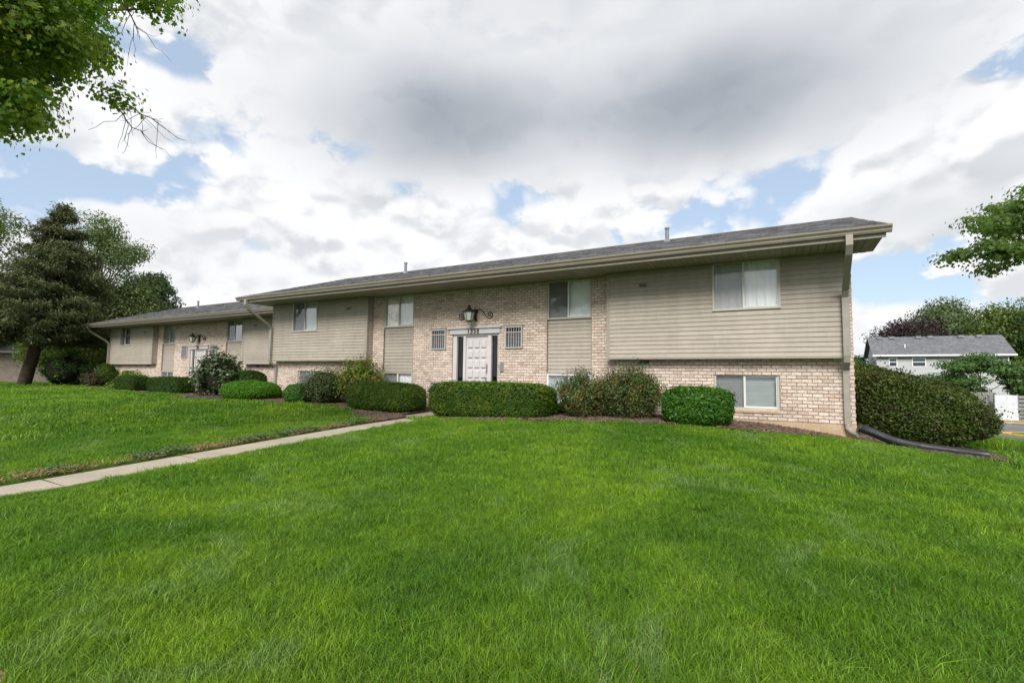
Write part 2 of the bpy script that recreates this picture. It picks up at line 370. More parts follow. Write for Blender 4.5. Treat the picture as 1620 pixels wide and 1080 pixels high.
def is_lawn(x, y):
    ok = np.ones(x.shape, bool)
    for p in (BED_R, BED_L, BED_LL, WALK, ROAD): ok &= ~inpoly(x, y, p)
    ok &= ~((x > -15.7) & (x < 1.15) & (y > D-.02)); ok &= ~((x < -15.5) & (x > -32.4) & (y > 12.58))
    ok &= ~(((x+3.30)/.20)**2+((y-.74)/.22)**2 < 1)
    return ok

def ground():
    xs = np.unique(np.r_[np.linspace(-600, -62, 12), np.arange(-60, -24, 1.0), np.arange(-24, 9, .4), np.arange(9, 31, 1.0), np.linspace(32, 600, 12)])
    ys = np.unique(np.r_[np.linspace(-300, -10, 8), np.arange(-8, 20, .4), np.arange(20, 46, 1.0), np.linspace(47, 900, 14)])
    X, Y = np.meshgrid(xs, ys); V = np.stack([X.ravel(), Y.ravel(), gz(X, Y).ravel()], 1)
    nx, ny = len(xs), len(ys); i = (np.arange(ny-1)[:, None]*nx+np.arange(nx-1)[None]).ravel()
    o = obj('ground', np_mesh('ground', V, np.stack([i, i+1, i+nx+1, i+nx], 1)), M_SOIL, smooth=True); tag(o, kind='structure')
def sheet(name, poly, m, dz, step=.15, kind='structure', jitter=0.0):
    """a thin sheet over the ground inside a polygon"""
    px = [p[0] for p in poly]; py = [p[1] for p in poly]
    xs = np.arange(min(px)-step, max(px)+step, step); ys = np.arange(min(py)-step, max(py)+step, step)
    X, Y = np.meshgrid(xs, ys); nx = len(xs)
    c = inpoly(X[:-1, :-1]+step/2, Y[:-1, :-1]+step/2, poly); jj, ii = np.nonzero(c); i = jj*nx+ii
    F = np.stack([i, i+1, i+nx+1, i+nx], 1); used, inv = np.unique(F, return_inverse=True)
    Z = gz(X.ravel()[used], Y.ravel()[used])+dz
    if jitter: Z = Z+RNG.uniform(-jitter, jitter, len(Z))
    o = obj(name, np_mesh(name, np.stack([X.ravel()[used], Y.ravel()[used], Z], 1), inv.reshape(F.shape)), m, smooth=True)
    return tag(o, kind=kind)
def chips(name, poly, dens, m, label, lmin=.02, lmax=.06):
    px = [p[0] for p in poly]; py = [p[1] for p in poly]
    n = int((max(px)-min(px))*(max(py)-min(py))*dens)
    x = RNG.uniform(min(px), max(px), n); y = RNG.uniform(min(py), max(py), n); k = inpoly(x, y, poly); x, y = x[k], y[k]; n = len(x)
    L = RNG.uniform(lmin, lmax, n); Wd = L*RNG.uniform(.25, .5, n); a = RNG.uniform(0, 6.3, n); tl = RNG.normal(0, .3, n)
    z = gz(x, y)+.028+RNG.uniform(0, .02, n)
    base = np.array([(-.5, -.5, 0), (.5, -.5, 0), (.5, .5, 0), (-.5, .5, 0), (-.4, -.4, 1), (.4, -.4, 1), (.4, .4, 1), (-.4, .4, 1)])
    lx = base[None, :, 0]*L[:, None]; ly = base[None, :, 1]*Wd[:, None]; lz = base[None, :, 2]*.012+lx*tl[:, None]
    V = np.stack([x[:, None]+lx*np.cos(a)[:, None]-ly*np.sin(a)[:, None], y[:, None]+lx*np.sin(a)[:, None]+ly*np.cos(a)[:, None], z[:, None]+lz], -1).reshape(-1, 3)
    q = np.array([(4, 5, 6, 7), (0, 1, 5, 4), (1, 2, 6, 5), (2, 3, 7, 6), (3, 0, 4, 7)])
    F = (np.arange(n)[:, None, None]*8+q[None]).reshape(-1, 4)
    return tag(obj(name, np_mesh(name, V, F), m), label, 'mulch', kind='stuff')

ground()
# concrete walk: one slab after another
walk = empty('sidewalk', (-7.3, 1, gz(-7.3, 1))); tag(walk, kind='structure')
def slab(poly_or_rect):
    x0, x1, y0, y1 = poly_or_rect; mb = MB(); n = 4; g = .012
    ys = np.linspace(y0+g, y1-g, n+1); ox, oy, oz = walk.location
    for i in range(n):
        a, b = ys[i], ys[i+1]; vs = []
        for yy in (a, b):
            zt = gz((x0+x1)/2, yy)
            vs += [(x0-ox, yy-oy, zt+.006-oz), (x1-ox, yy-oy, zt+.006-oz), (x0-ox, yy-oy, zt-.12-oz), (x1-ox, yy-oy, zt-.12-oz)]
        mb.add(vs, [(0, 1, 5, 4), (0, 4, 6, 2), (1, 3, 7, 5)]+([(0, 2, 3, 1)] if i == 0 else [])+([(4, 5, 7, 6)] if i == n-1 else []))
    mb.build('slab', M_WALK, walk)
yy = -6.7
while yy < 8.6:
    slab((-7.76, -7.10, yy, min(yy+1.52, 8.92))); yy += 1.52
slab((-8.2, -7.2, 8.93, 10.0)); slab((-8.2, -6.0, 10.0, D-.01))
for nm, bp, dn_ in (('mulch_bed', BED_R, 900), ('mulch_bed', BED_L, 700), ('mulch_bed', BED_LL, 160)):
    sheet(nm, bp, M_MULCH, .022, .14, jitter=.008)
chips('bark_chips', BED_R, 1000, M_CHIP, 'shredded brown bark mulch in the bed beside the right half of the facade')
chips('bark_chips', BED_L, 700, M_CHIP, 'shredded brown bark mulch in the bed left of the walk')
chips('bark_chips', BED_LL, 160, M_CHIP, 'bark mulch in the far bed before the left building', .03, .09)
sheet('road', ROAD, M_ASPHALT, .02, .8)
sheet('bare_earth', [(-3.30+.22*math.cos(a), .74+.24*math.sin(a)) for a in np.linspace(0, 6.2, 20)], mat('bare_earth_soil', (.24, .15, .095), .95, .2, 12, fine=60, fvar=.3, bump=.5), .012, .05, jitter=.006)

# ------------------------------------------------------------------ apartment buildings
Z_SOF, Z_PAN, Z_FND = 3.343, 1.40, .193        # soffit, underside of the siding bays, top of the foundation (above the building's grade line)
HALF, BAY0, BAY1, BAYD = 8.33, 3.73, 8.27, .246
EAVE_Y, RIDGE_Y, ROOF_Z, SLOPE, ROOF_X = -1.23, 3.25, 3.51, .316, 8.70
COURSE, BLEN = .0677, .1693
OPEN = [(-.73, .73, -1, 2.107)]                                       # door opening
for s in (-1, 1):
    q = lambda a, b: (min(s*a, s*b), max(s*a, s*b))
    OPEN += [q(2.13, 3.28)+(.34, Z_SOF+1), q(5.94, 7.13)+(.38, 1.092), q(.95, 1.45)+(1.70, 2.26), q(.95, 1.45)+(.42, .81)]
def rects_minus(x0, x1, z0, z1, holes):
    xs = sorted({x0, x1, *[min(max(h[i], x0), x1) for h in holes for i in (0, 1)]}); zs = sorted({z0, z1, *[min(max(h[i], z0), z1) for h in holes for i in (2, 3)]})
    for i in range(len(xs)-1):
        for j in range(len(zs)-1):
            mx, mz = (xs[i]+xs[i+1])/2, (zs[j]+zs[j+1])/2
            if not any(h[0] < mx < h[1] and h[2] < mz < h[3] for h in holes): yield xs[i], xs[i+1], zs[j], zs[j+1]
def brick_rows(x_lo=-HALF, x_hi=HALF):
    """(x0,x1,z0,z1) of every visible brick of the front, cut at openings"""
    hid = [(-BAY1+.03, -BAY0-.0, Z_PAN+.03, 9), (BAY0+.0, BAY1-.03, Z_PAN+.03, 9)]
    z = Z_FND; r = 0
    while z < Z_SOF-.01:
        z1 = min(z+COURSE, Z_SOF); zc = (z+z1)/2; cuts = []
        for a, b, c, d in OPEN+hid:
            if c < zc < d: cuts.append((a, b))
        cuts.sort(); segs = []; cur = x_lo
        for a, b in cuts:
            if a > cur: segs.append((cur, min(a, x_hi)))
            cur = max(cur, b)
        if cur < x_hi: segs.append((cur, x_hi))
        off = (r % 2)*BLEN/2
        for a, b in segs:
            k = math.floor((a+HALF-off)/BLEN)
            while True:
                p = -HALF+off+k*BLEN; q = p+BLEN; k += 1
                if p >= b: break
                p2, q2 = max(p, a), min(q, b)
                if q2-p2 > .03: yield p2, q2, z, z1
        z += COURSE; r += 1
J = .0100
def brick_mesh(w, h, dx, seed):
    rr = random.Random(seed); j = lambda s=.003: rr.uniform(-s, s); b = .007; pr = rr.uniform(0, .004)
    vs = [(0, .012, 0), (w, .012, 0), (w, .012, h), (0, .012, h)]
    vs += [(j(), -.004+j(.002), j(.002)), (w+j(), -.004+j(.002), j(.002)), (w+j(), -.004+j(.002), h+j(.002)), (j(), -.004+j(.002), h+j(.002))]
    vs += [(b+j(), -.010-pr, b+j(.002)), (w-b+j(), -.010-pr, b+j(.002)), (w-b+j(), -.010-pr, h-b+j(.002)), (b+j(), -.010-pr, h-b+j(.002))]
    fs = [(0, 1, 5, 4), (1, 2, 6, 5), (2, 3, 7, 6), (3, 0, 4, 7), (4, 5, 9, 8), (5, 6, 10, 9), (6, 7, 11, 10), (7, 4, 8, 11), (8, 9, 10, 11)]
    return vs, fs

def window(root, x0, x1, z0, z1, y, sash_r=M_SASH, fr=M_FRAME, inside=M_CURT, inside_l=None, sill=False, part=.5, fold=.03, top_dark=0.0, slats=False, screen=True, gap=None):
    """sliding window: outer frame, two panes, screen on the left sash, curtains behind"""
    w = .042; o = MB()
    o.box(x0, x0+w, y-.022, y+.09, z0, z1).box(x1-w, x1, y-.022, y+.09, z0, z1).box(x0+w, x1-w, y-.018, y+.09, z0, z0+w).box(x0+w, x1-w, y-.018, y+.09, z1-w*.7, z1)
    win = o.build('window', fr, root); xm = x0+(x1-x0)*part; s = .03
    sm = MB(); sm.box(xm-.028, xm+.012, y-.008, y+.028, z0+w, z1-w*.7)
    sm.box(xm+.012, x1-w, y+.002, y+.028, z0+w, z0+w+s).box(xm+.012, x1-w, y+.002, y+.028, z1-w*.7-.018, z1-w*.7).box(x1-w-.022, x1-w, y+.002, y+.028, z0+w+s, z1-w*.7-.018)
    sm.build('sash', sash_r, win)
    MB().box(x0+w, xm-.028, y+.027, y+.031, z0+w, z1-w*.7).build('pane', M_GLASS, win)
    MB().box(xm+.012, x1-w-.022, y+.012, y+.016, z0+w+s, z1-w*.7-.018).build('pane', M_GLASS, win)
    if screen: MB().box(x0+w, xm-.028, y+.020, y+.022, z0+w, z1-w*.7).build('screen', M_SCREEN, win)
    def drape(a, b, m, yo, amp, f):
        n = max(8, int((b-a)/.018)); xs = np.linspace(a, b, n+1)
        ph = RNG.uniform(0, 6); yv = y+yo+amp*np.sin(xs*f+ph)+amp*.5*np.sin(xs*f*2.3+ph*2)
        V = np.concatenate([np.stack([xs, yv, np.full(n+1, z0-.02)], 1), np.stack([xs, yv*.3+(y+yo)*.7, np.full(n+1, z1+.02)], 1)])
        i = np.arange(n); obj('curtain', np_mesh('curtain', V, np.stack([i, i+1, i+n+2, i+n+1], 1)), m, win, True)
    if slats:
        z = z0+.02
        bl = MB()
        while z < z1: bl.add([(x0+.02, y+.10, z), (x1-.02, y+.10, z), (x1-.02, y+.118, z+.024), (x0+.02, y+.118, z+.024)], [(0, 1, 2, 3)]); z += .022
        bl.build('blind', inside, win)
    elif inside is not None:
        if inside_l is not None: drape(x0, xm, inside_l, .075, fold*.6, 38); drape(xm, x1, inside, .075, fold*.6, 38)
        elif gap: drape(x0, x0+(x1-x0)*gap[0], inside, .075, fold*.6, 38); drape(x0+(x1-x0)*gap[1], x1, inside, .075, fold*.6, 38)
        else: drape(x0, x1, inside, .075, fold*.6, 38)
    if sill: MB().bbox(x0-.0, x1+.0, y-.075, y+.03, z0-.058, z0-.004).build('sill', M_CONC, win)
    return win

def board(x0, x1, z, h, parent, y, m=M_SIDING):
    MB().prism_x([(y, z), (y-.018, z+.001), (y-.0185, z+.010), (y-.005, z+h-.002), (y, z+h-.002)], x0, x1).build('siding_board', m, parent)

def bay(root, s, hole, full=True):
    """projecting upper bay clad in horizontal boards; s = side (+1 right)"""
    a, b = (BAY0, BAY1) if s > 0 else (-BAY1, -BAY0)
    core = MB(); yb = -BAYD+.017
    for x0, x1, z0, z1 in rects_minus(a+.01, b-.01, Z_PAN+.02, Z_SOF, [hole]): core.add([(x0, yb, z0), (x1, yb, z0), (x1, yb, z1), (x0, yb, z1)], [(0, 1, 2, 3)])
    for xx in (a+.01, b-.01): core.add([(xx, yb, Z_PAN+.02), (xx, .1, Z_PAN+.02), (xx, .1, Z_SOF), (xx, yb, Z_SOF)], [(0, 1, 2, 3)])
    core.add([(a+.01, yb, Z_PAN+.02), (b-.01, yb, Z_PAN+.02), (b-.01, .1, Z_PAN+.02), (a+.01, .1, Z_PAN+.02)], [(0, 1, 2, 3)])
    p = core.build('siding_bay', M_SIDING, root)
    n = 21; h = (Z_SOF-Z_PAN-.03)/n
    for i in range(n):
        z = Z_PAN+.03+i*h; t = z+h
        if t > hole[2] and z < hole[3]:
            board(a+.06, hole[0]-.0, z, h, p, yb); board(hole[1]+.0, b-.06, z, h, p, yb)
        else:                                          # two lengths with a butt joint
            xj = random.uniform(a+1.0, b-1.0); board(a+.06, xj-.0015, z, h, p, yb); board(xj+.0015, b-.06, z, h, p, yb)
    # corner posts, starter strip, frieze
    for x0, x1 in ((a, a+.062), (b-.062, b)): MB().box(x0, x1, yb-.022, yb+.04, Z_PAN, Z_SOF-.004).build('corner_trim', M_TRIM, p)
    MB().box(a+.062, b-.062, yb-.02, yb+.02, Z_PAN-.002, Z_PAN+.028).build('starter_strip', M_TRIM, p)
    # cheek of the bay that faces the middle of the building
    xi, sg = (a, -1) if s > 0 else (b, 1)
    ck = MB()
    for i in range(n):
        z = Z_PAN+.03+i*h
        ck.add([(xi+sg*.016, yb+.04, z), (xi+sg*.016, -.012, z), (xi+sg*.004, -.012, z+h), (xi+sg*.004, yb+.04, z+h), (xi-sg*.01, yb+.04, z), (xi-sg*.01, -.012, z)], [(0, 1, 2, 3), (0, 4, 5, 1)])
    ck.build('bay_cheek', M_SIDING, p)
    # wooden underside
    # small louvred vent in the cladding
    vx = 4.55*s; v = MB(); v.box(vx-.10, vx+.10, yb-.034, yb-.014, 2.965, 3.06)
    vo = v.build('wall_vent', M_TRIM, root)
    for k in range(2): MB().box(vx-.082, vx+.082, yb-.037, yb-.03, 2.985+k*.034, 3.008+k*.034).build('louvre', M_BLACK, vo)
    return p

def text_mesh(s, size, depth):
    c = bpy.data.curves.new('t', 'FONT'); c.body = s; c.size = size; c.extrude = depth; c.align_x = 'CENTER'; c.space_character = 1.22; c.offset = .0012
    o = bpy.data.objects.new('t', c); COL.objects.link(o); bpy.context.view_layer.update()
    me = bpy.data.meshes.new_from_object(o.evaluated_get(bpy.context.evaluated_depsgraph_get()))
    COL.objects.unlink(o); bpy.data.objects.remove(o); bpy.data.curves.remove(c)
    me.materials.clear(); me.transform(Matrix.Rotation(math.pi/2, 4, 'X')); return me

def spiral(cx, cz, r0, r1, a0, turns, n=26):
    return [(cx+(r0+(r1-r0)*i/n)*math.cos(a0+turns*2*math.pi*i/n), 0, cz+(r0+(r1-r0)*i/n)*math.sin(a0+turns*2*math.pi*i/n)) for i in range(n+1)]

def lantern(root, x, yoff, z0):
    L = MB(); L.tube([(x, -.02, z0+.30), (x, -.06, z0+.30)], .075, 12); L.tube([(x, -.05, z0+.30), (x, -.16, z0+.33), (x, yoff, z0+.36)], .014, 8)
    L.tube([(x, -.03, z0+.05), (x, -.05, z0+.25)], .035, 8)
    lo = L.build('wall_lantern', M_BLACK, root)
    def frus(zb, zt, rb, rtp, m, nm, n=6):
        vs = [(x+r*math.cos(2*math.pi*(k+.5)/n), yoff+r*math.sin(2*math.pi*(k+.5)/n), z) for r, z in ((rb, zb), (rtp, zt)) for k in range(n)]
        MB().add(vs, [(k, (k+1) % n, n+(k+1) % n, n+k) for k in range(n)]+[tuple(range(n))[::-1], tuple(range(n, 2*n))]).build(nm, m, lo)
    frus(z0+.03, z0+.255, .095, .150, M_LAMPGLASS, 'lamp_glass')
    frus(z0+.245, z0+.265, .168, .172, M_BLACK, 'cap_rim'); frus(z0+.265, z0+.36, .165, .05, M_BLACK, 'cap'); frus(z0+.36, z0+.40, .035, .045, M_BLACK, 'finial'); frus(z0+.40, z0+.44, .045, .008, M_BLACK, 'finial_tip')
    frus(z0+.0, z0+.03, .05, .10, M_BLACK, 'lamp_base')
    rb = MB()
    for k in range(6):
        a = 2*math.pi*(k+.5)/6; rb.tube([(x+.098*math.cos(a), yoff+.098*math.sin(a), z0+.02), (x+.153*math.cos(a), yoff+.153*math.sin(a), z0+.255)], .008, 5)
    rb.build('lamp_rib', M_BLACK, lo)
    for s in (-1, 1):   # scrolled iron arms against the wall
        pts = [(x+s*.03, 0, z0+.34), (x+s*.14, 0, z0+.36), (x+s*.22, 0, z0+.31), (x+s*.30, 0, z0+.20), (x+s*.38, 0, z0+.12), (x+s*.44, 0, z0+.105)]
        sp = [(x+s*(p[0]), 0, p[2]) for p in spiral(.45, z0+.20, .095, .015, -math.pi/2, 1.35)]
        MB().tube([(p[0], -.035, p[2]) for p in pts+sp], [.011]*(len(pts)+12)+[.010]*(len(sp)-12), 6).build('scroll_bracket', M_BLACK, lo)

def grille(root, x0, x1, z0, z1, rust=False):
    """air-conditioner sleeve with a louvred cover"""
    g = MB(); w = .03; g.box(x0, x0+w, -.05, .02, z0, z1).box(x1-w, x1, -.05, .02, z0, z1).box(x0+w, x1-w, -.05, .02, z1-w, z1).box(x0+w, x1-w, -.05, .02, z0, z0+w)
    zc = z1-.15 if z1-z0 > .45 else z1-.09
    g.box(x0+w, x1-w, -.045, -.01, zc-.012, zc+.012)
    go = g.build('ac_grille', M_GRILLE, root)
    MB().add([(x0+w, .06, z0), (x1-w, .06, z0), (x1-w, .06, z1), (x0+w, .06, z1)], [(0, 1, 2, 3)]).build('sleeve_back', M_BLACK, go)
    fins = MB(); n = 6
    for i in range(1, n): xx = x0+w+(x1-x0-2*w)*i/n; fins.box(xx-.006, xx+.006, -.03, .0, z0+w, z1-w)
    fins.build('grille_bar', M_GRILLE, go)
    fins = MB(); z = z0+w+.02
    while z < zc-.03: fins.box(x0+w, x1-w, -.02, .0, z, z+.012); z += .034
    fins.build('louvre', M_GREY, go)
    MB().box(x0-.06, x1+.06, -.022, .005, z1+.003, z1+.016).build('lintel', M_RUST if rust else M_GREY, go)

def roof(root, xa, xb, seed):
    """gable roof: deck, ridge, shingle courses on the front slope"""
    zr = ROOF_Z+SLOPE*(RIDGE_Y-EAVE_Y); yb = 2*RIDGE_Y-EAVE_Y
    d = MB().prism_x([(EAVE_Y+.02, ROOF_Z-.035), (EAVE_Y+.0, ROOF_Z-.004), (RIDGE_Y, zr-.004), (yb, ROOF_Z), (yb, ROOF_Z-.04), (RIDGE_Y, zr-.05)], xa, xb)
    r = d.build('roof', M_ROOFBASE, root)
    rr = np.random.default_rng(seed); ln = math.hypot(RIDGE_Y-EAVE_Y, zr-ROOF_Z); cy_, sy_ = (RIDGE_Y-EAVE_Y)/ln, (zr-ROOF_Z)/ln
    exp = .14; vs, fs = [], []; c = 0; s = -.02
    while s < ln-.02:
        x = xa-rr.uniform(0, .3)
        while x < xb:
            w = rr.uniform(.14, .34); x0, x1 = max(x, xa-.02), min(x+w, xb+.02); x += w
            if x1-x0 < .03: continue
            th = rr.uniform(.006, .018); s1 = min(s+exp*1.15, ln); o = len(vs)
            for ss_, tt in ((s, 0), (s, th), (s1, .003)):
                yq, zq = EAVE_Y+ss_*cy_-tt*sy_, ROOF_Z+ss_*sy_+tt*cy_
                vs += [(x0+.002, yq, zq), (x1-.002, yq, zq)]
            fs += [(o, o+1, o+3, o+2), (o+2, o+3, o+5, o+4)]
        s += exp; c += 1
    tag(obj('shingles', np_mesh('shingles', np.array(vs), np.array(fs)), M_SHINGLE, r), kind='stuff')
    MB().prism_x([(RIDGE_Y-.16, zr-.16*SLOPE+.012), (RIDGE_Y, zr+.024), (RIDGE_Y+.16, zr-.16*SLOPE+.012), (RIDGE_Y, zr+.006)], xa-.015, xb+.015).build('ridge_cap', M_SHINGLE, r)
    return r, zr

def downspout(root, x, s, tail=True):
    mb = MB(); yw = -BAYD-.055; yb = -.06
    mb.rtube([(x, -1.255, Z_SOF+.05), (x, -1.255, Z_SOF-.11), (x, -1.15, Z_SOF-.24), (x, yw-.1, 2.62), (x, yw, 2.50), (x, yw, 1.45), (x, yw+.03, 1.34), (x, yb, 1.20), (x, yb, .35), (x, yb, .20 if tail else .02)], .098, .074)
    for z in (2.42, 1.62, 1.14, .34):
        y = yw if z > 1.4 else yb
        mb.box(x-.053, x+.053, y-.041, y+.039, z-.012, z+.012)
    return mb.build('downspout', M_SPOUT, root)

def apartment(Xc, Yd, zbase, label, number, main=True, xr=None):
    root = empty('apartment_building', (Xc, Yd, zbase), 0, label, 'building')
    rt_ = HALF if xr is None else xr
    # masonry: mortar backing with openings, then the bricks in front of it
    mb = MB()
    for x0, x1, z0, z1 in rects_minus(-HALF, rt_, Z_FND, Z_SOF, OPEN): mb.add([(x0, 0, z0), (x1, 0, z0), (x1, 0, z1), (x0, 0, z1)], [(0, 1, 2, 3)])
    for a, b, c, d in OPEN:                           # reveals
        if a > rt_: continue
        e = .14; d = min(d, Z_SOF)
        mb.add([(a, -.008, c), (a, e, c), (a, e, d), (a, -.008, d), (b, -.008, c), (b, e, c), (b, e, d), (b, -.008, d)], [(0, 1, 2, 3), (4, 7, 6, 5), (3, 2, 6, 7), (0, 4, 5, 1)])
    wall = mb.build('brick_wall', M_MORTAR, root)
    bricks = [b for b in brick_rows(-HALF, rt_)]
    cam_l = (-Xc, -Yd); single = set()
    if main:
        order = sorted(range(len(bricks)), key=lambda i: (bricks[i][0]-cam_l[0])**2+(cam_l[1])**2+0*bricks[i][2] if (bricks[i][1]-bricks[i][0] > .06 and bricks[i][3] < Z_PAN-.02 and bricks[i][3]-bricks[i][2] > .05) else 1e9)
        # those of the wall left of the corner that no shrub hides come first
        order = sorted(order[:420], key=lambda i: -bricks[i][0])[:300]; single = set(order)
        shared = {}
        for i in order:
            x0, x1, z0, z1 = bricks[i]; w = round(x1-x0-J, 3); key = (w, random.randrange(5))
            if key not in shared:
                vs, fs = brick_mesh(w, z1-z0-J, 0, random.random()); shared[key] = MB().add(vs, fs).mesh('brick'); shared[key].materials.append(M_BRICK)
            obj('brick', shared[key], None, wall, loc=(x0+J/2, 0, z0+J/2))
    jb = MB()
    for i, (x0, x1, z0, z1) in enumerate(bricks):
        if i in single: continue
        vs, fs = brick_mesh(x1-x0-J, z1-z0-J, 0, i*7+3); jb.add([(v[0]+x0+J/2, v[1], v[2]+z0+J/2) for v in vs], fs)
    tag(jb.build('bricks', M_BRICK, wall), kind='stuff')
    # toothed brick corner on the gable end
    if xr is None:
        eb = MB(); z = Z_FND; r = 0
        while z < Z_SOF+.3:
            y = .0 if r % 2 else -.0
            for k in range(38):
                y0 = k*BLEN+(BLEN/2 if r % 2 else 0); vs, fs = brick_mesh(BLEN-J, COURSE-J, 0, r*50+k)
                eb.add([(HALF-.002-v[1]*.9, y0+v[0], z+v[2]+J/2) for v in vs], fs)
            z += COURSE; r += 1
        tag(eb.build('gable_bricks', M_BRICK, wall), kind='stuff')
    # shell: gables, back, floor
    sh = MB(); yb = 2*RIDGE_Y; zg = ROOF_Z+SLOPE*(RIDGE_Y-EAVE_Y)-.06; ze = ROOF_Z+SLOPE*(0-EAVE_Y)-.06
    for xx in (-HALF+.0, rt_-.004): sh.add([(xx, .0, .0), (xx, yb, .0), (xx, yb, ze), (xx, RIDGE_Y, zg), (xx, 0, ze)], [(0, 1, 2, 3, 4)])
    sh.add([(-HALF, yb, 0), (rt_, yb, 0), (rt_, yb, ze), (-HALF, yb, ze)], [(0, 1, 2, 3)])
    sh.build('gable_wall', M_MORTAR, root)
    MB().add([(-HALF+.02, .15, Z_SOF-.05), (rt_-.02, .15, Z_SOF-.05), (rt_-.02, yb-.1, Z_SOF-.05), (-HALF+.02, yb-.1, Z_SOF-.05)], [(0, 1, 2, 3)]).box(-HALF+.02, rt_-.02, 1.6, 1.65, -.2, Z_SOF-.06).build('room_partition', M_ROOM, root)
    MB().box(-HALF-.012, rt_+.012, -.014, .1, -.75, Z_FND-.002).build('foundation', M_CONC, root)
    # door and its side lights, set back in the opening
    do = MB(); yd = .06
    for a, b in ((-.73, -.60), (-.385, -.305), (.395, .505), (.70, .73)): do.bbox(a, b, yd-.045, yd+.06, .0, 2.05)
    do.bbox(-.73, .73, yd-.045, yd+.06, 2.05, 2.107)
    fr = do.build('door_frame', M_DOOR, root)
    dl = MB().box(-.305, .395, yd+.0, yd+.045, .03, 2.05).build('door', M_DOOR, root)
    for i in range(3):
        for j in range(7):
            a = -.24+i*.21; z = .13+j*.268
            MB().bbox(a, a+.150, yd-.034, yd, z, z+.190, .016).build('door_panel', M_DOOR, dl)
    MB().box(.362, .388, yd-.035, yd, 1.06, 1.30).build('keypad_lock', M_BLACK, dl)
    MB().tube([(.35, yd, .93), (.35, yd-.05, .93), (.30, yd-.055, .93)], .012, 6).build('door_handle', M_BLACK, dl)
    for a, b in ((-.60, -.385), (.505, .70)): MB().box(a, b, yd+.02, yd+.025, .02, 2.05).build('side_light_pane', M_GLASS2, fr)
    MB().box(-.60, -.50, yd+.30, yd+.45, .95, 1.75).build('hall_mailbox', mat('hall_cabinet', (.42, .46, .36), .6), fr)
    hd = MB().box(-.80, .80, -.045, .05, 2.108, 2.25).box(-.86, .84, -.085, .05, 2.25, 2.30).build('door_lintel', M_LINTEL, root)
    obj('house_number', text_mesh(number, .165, .006), M_BLACK, hd, loc=(-.03, -.053, 2.122))
    MB().bbox(.815, .905, -.045, 0, 1.10, 1.34, .008).build('intercom', M_GREY, root)
    for s in (-1, 1):
        a, b = (.95, 1.45) if s > 0 else (-1.45, -.95)
        grille(root, a, b, 1.70, 2.26); grille(root, a, b, .42, .81, rust=(s < 0))
    lantern(root, .03, -.34, 2.40)
    # recessed strips: window, boards, basement window
    for s in (-1, 1):
        if s > 0 and rt_ < 3.3: continue
        a, b = (2.13, 3.28) if s > 0 else (-3.28, -2.13)
        st = MB().add([(a, .06, 1.08), (b, .06, 1.08), (b, .06, 2.39), (a, .06, 2.39)], [(0, 1, 2, 3)]).build('siding_strip', M_SIDING, root)
        h = (2.385-1.085)/14
        for i in range(14): board(a+.004, b-.004, 1.085+i*h, h, st, .060)
        wr = MB().box(a, b, .0, .10, 1.06, 1.084).build('strip_trim', M_TRIM, st)
        if main:
            if s > 0:
                window(root, a+.0, b-.0, 2.39, Z_SOF-.004, .022, inside_l=M_CURT2, inside=M_CURT, fold=.008, part=.49)
                window(root, a+.0, b-.0, .34, 1.06, .022, fr=M_WHITE, inside=M_BLIND, fold=.012, part=.5, screen=False)
            else:
                window(root, a+.0, b-.0, 2.39, Z_SOF-.004, .022, sash_r=M_FRAME, inside=M_CURT, inside_l=M_CURT3, fold=.03, screen=False)
                window(root, a+.0, b-.0, .34, 1.06, .022, inside=M_CURT, inside_l=M_BLIND, fold=.02, part=.5)
        else:
            window(root, a+.0, b-.0, 2.39, Z_SOF-.004, .022, sash_r=M_FRAME, inside=M_CURT2 if s > 0 else M_BLIND, fold=.02)
            window(root, a+.0, b-.0, .34, 1.06, .022, sash_r=M_FRAME, inside=M_CURT2, fold=.02)
    for s in (-1, 1):
        q = lambda a, b: (min(s*a, s*b), max(s*a, s*b))
        u = q(5.965, 7.185); lo = q(5.94, 7.13)
        if u[1] > rt_: 
            if s > 0 and rt_ > BAY0+1: pass
        bay(root, s, (u[0], u[1], 2.363, Z_SOF))
        if main and s > 0:
            window(root, u[0], u[1], 2.363, Z_SOF-.004, -BAYD-.004, inside=M_CURT, fold=.045, part=.48)
            window(root, lo[0], lo[1], .388, 1.088, .04, inside=M_BLIND, slats=True, sill=True, part=.485)
        elif main:
            window(root, u[0], u[1], 2.363, Z_SOF-.004, -BAYD-.004, sash_r=M_FRAME, inside=M_BLIND, inside_l=M_CURT2, fold=.02, part=.5)
            window(root, lo[0], lo[1], .388, 1.088, .04, inside=M_CURT2, sill=True)
        else:
            window(root, u[0], u[1], 2.363, Z_SOF-.004, -BAYD-.004, sash_r=M_FRAME, inside=M_CURT2, gap=(.15, .55), fold=.02)
            window(root, lo[0], lo[1], .388, 1.088, .04, inside=M_CURT2, sill=True)
        MB().bbox(s*4.5-.11, s*4.5+.11, -.03, .01, 1.30, 1.375).build('dryer_vent', M_BLACK, root)
    # eaves: soffit boards, fascia, gutter
    xa, xb = -ROOF_X, (ROOF_X if xr is None else xr+.3)
    sf = MB().box(xa+.02, xb-.02, -1.17, .02, Z_SOF+.012, Z_SOF+.02).build('soffit', M_SOFFIT, root)
    bw = .112; n = int((xb-xa-.06)/bw); me = MB().add([(.003, -1.165, .008), (bw-.003, -1.165, .008), (bw-.003, 0, .008), (.003, 0, .008), (.011, -1.165, 0), (bw-.011, -1.165, 0), (bw-.011, 0, 0), (.011, 0, 0)], [(4, 7, 6, 5), (0, 3, 7, 4), (1, 5, 6, 2)]).mesh('soffit_board'); me.materials.append(M_SOFFIT)
    for i in range(n): obj('soffit_board', me, None, sf, loc=(xa+.03+i*bw, 0, Z_SOF))
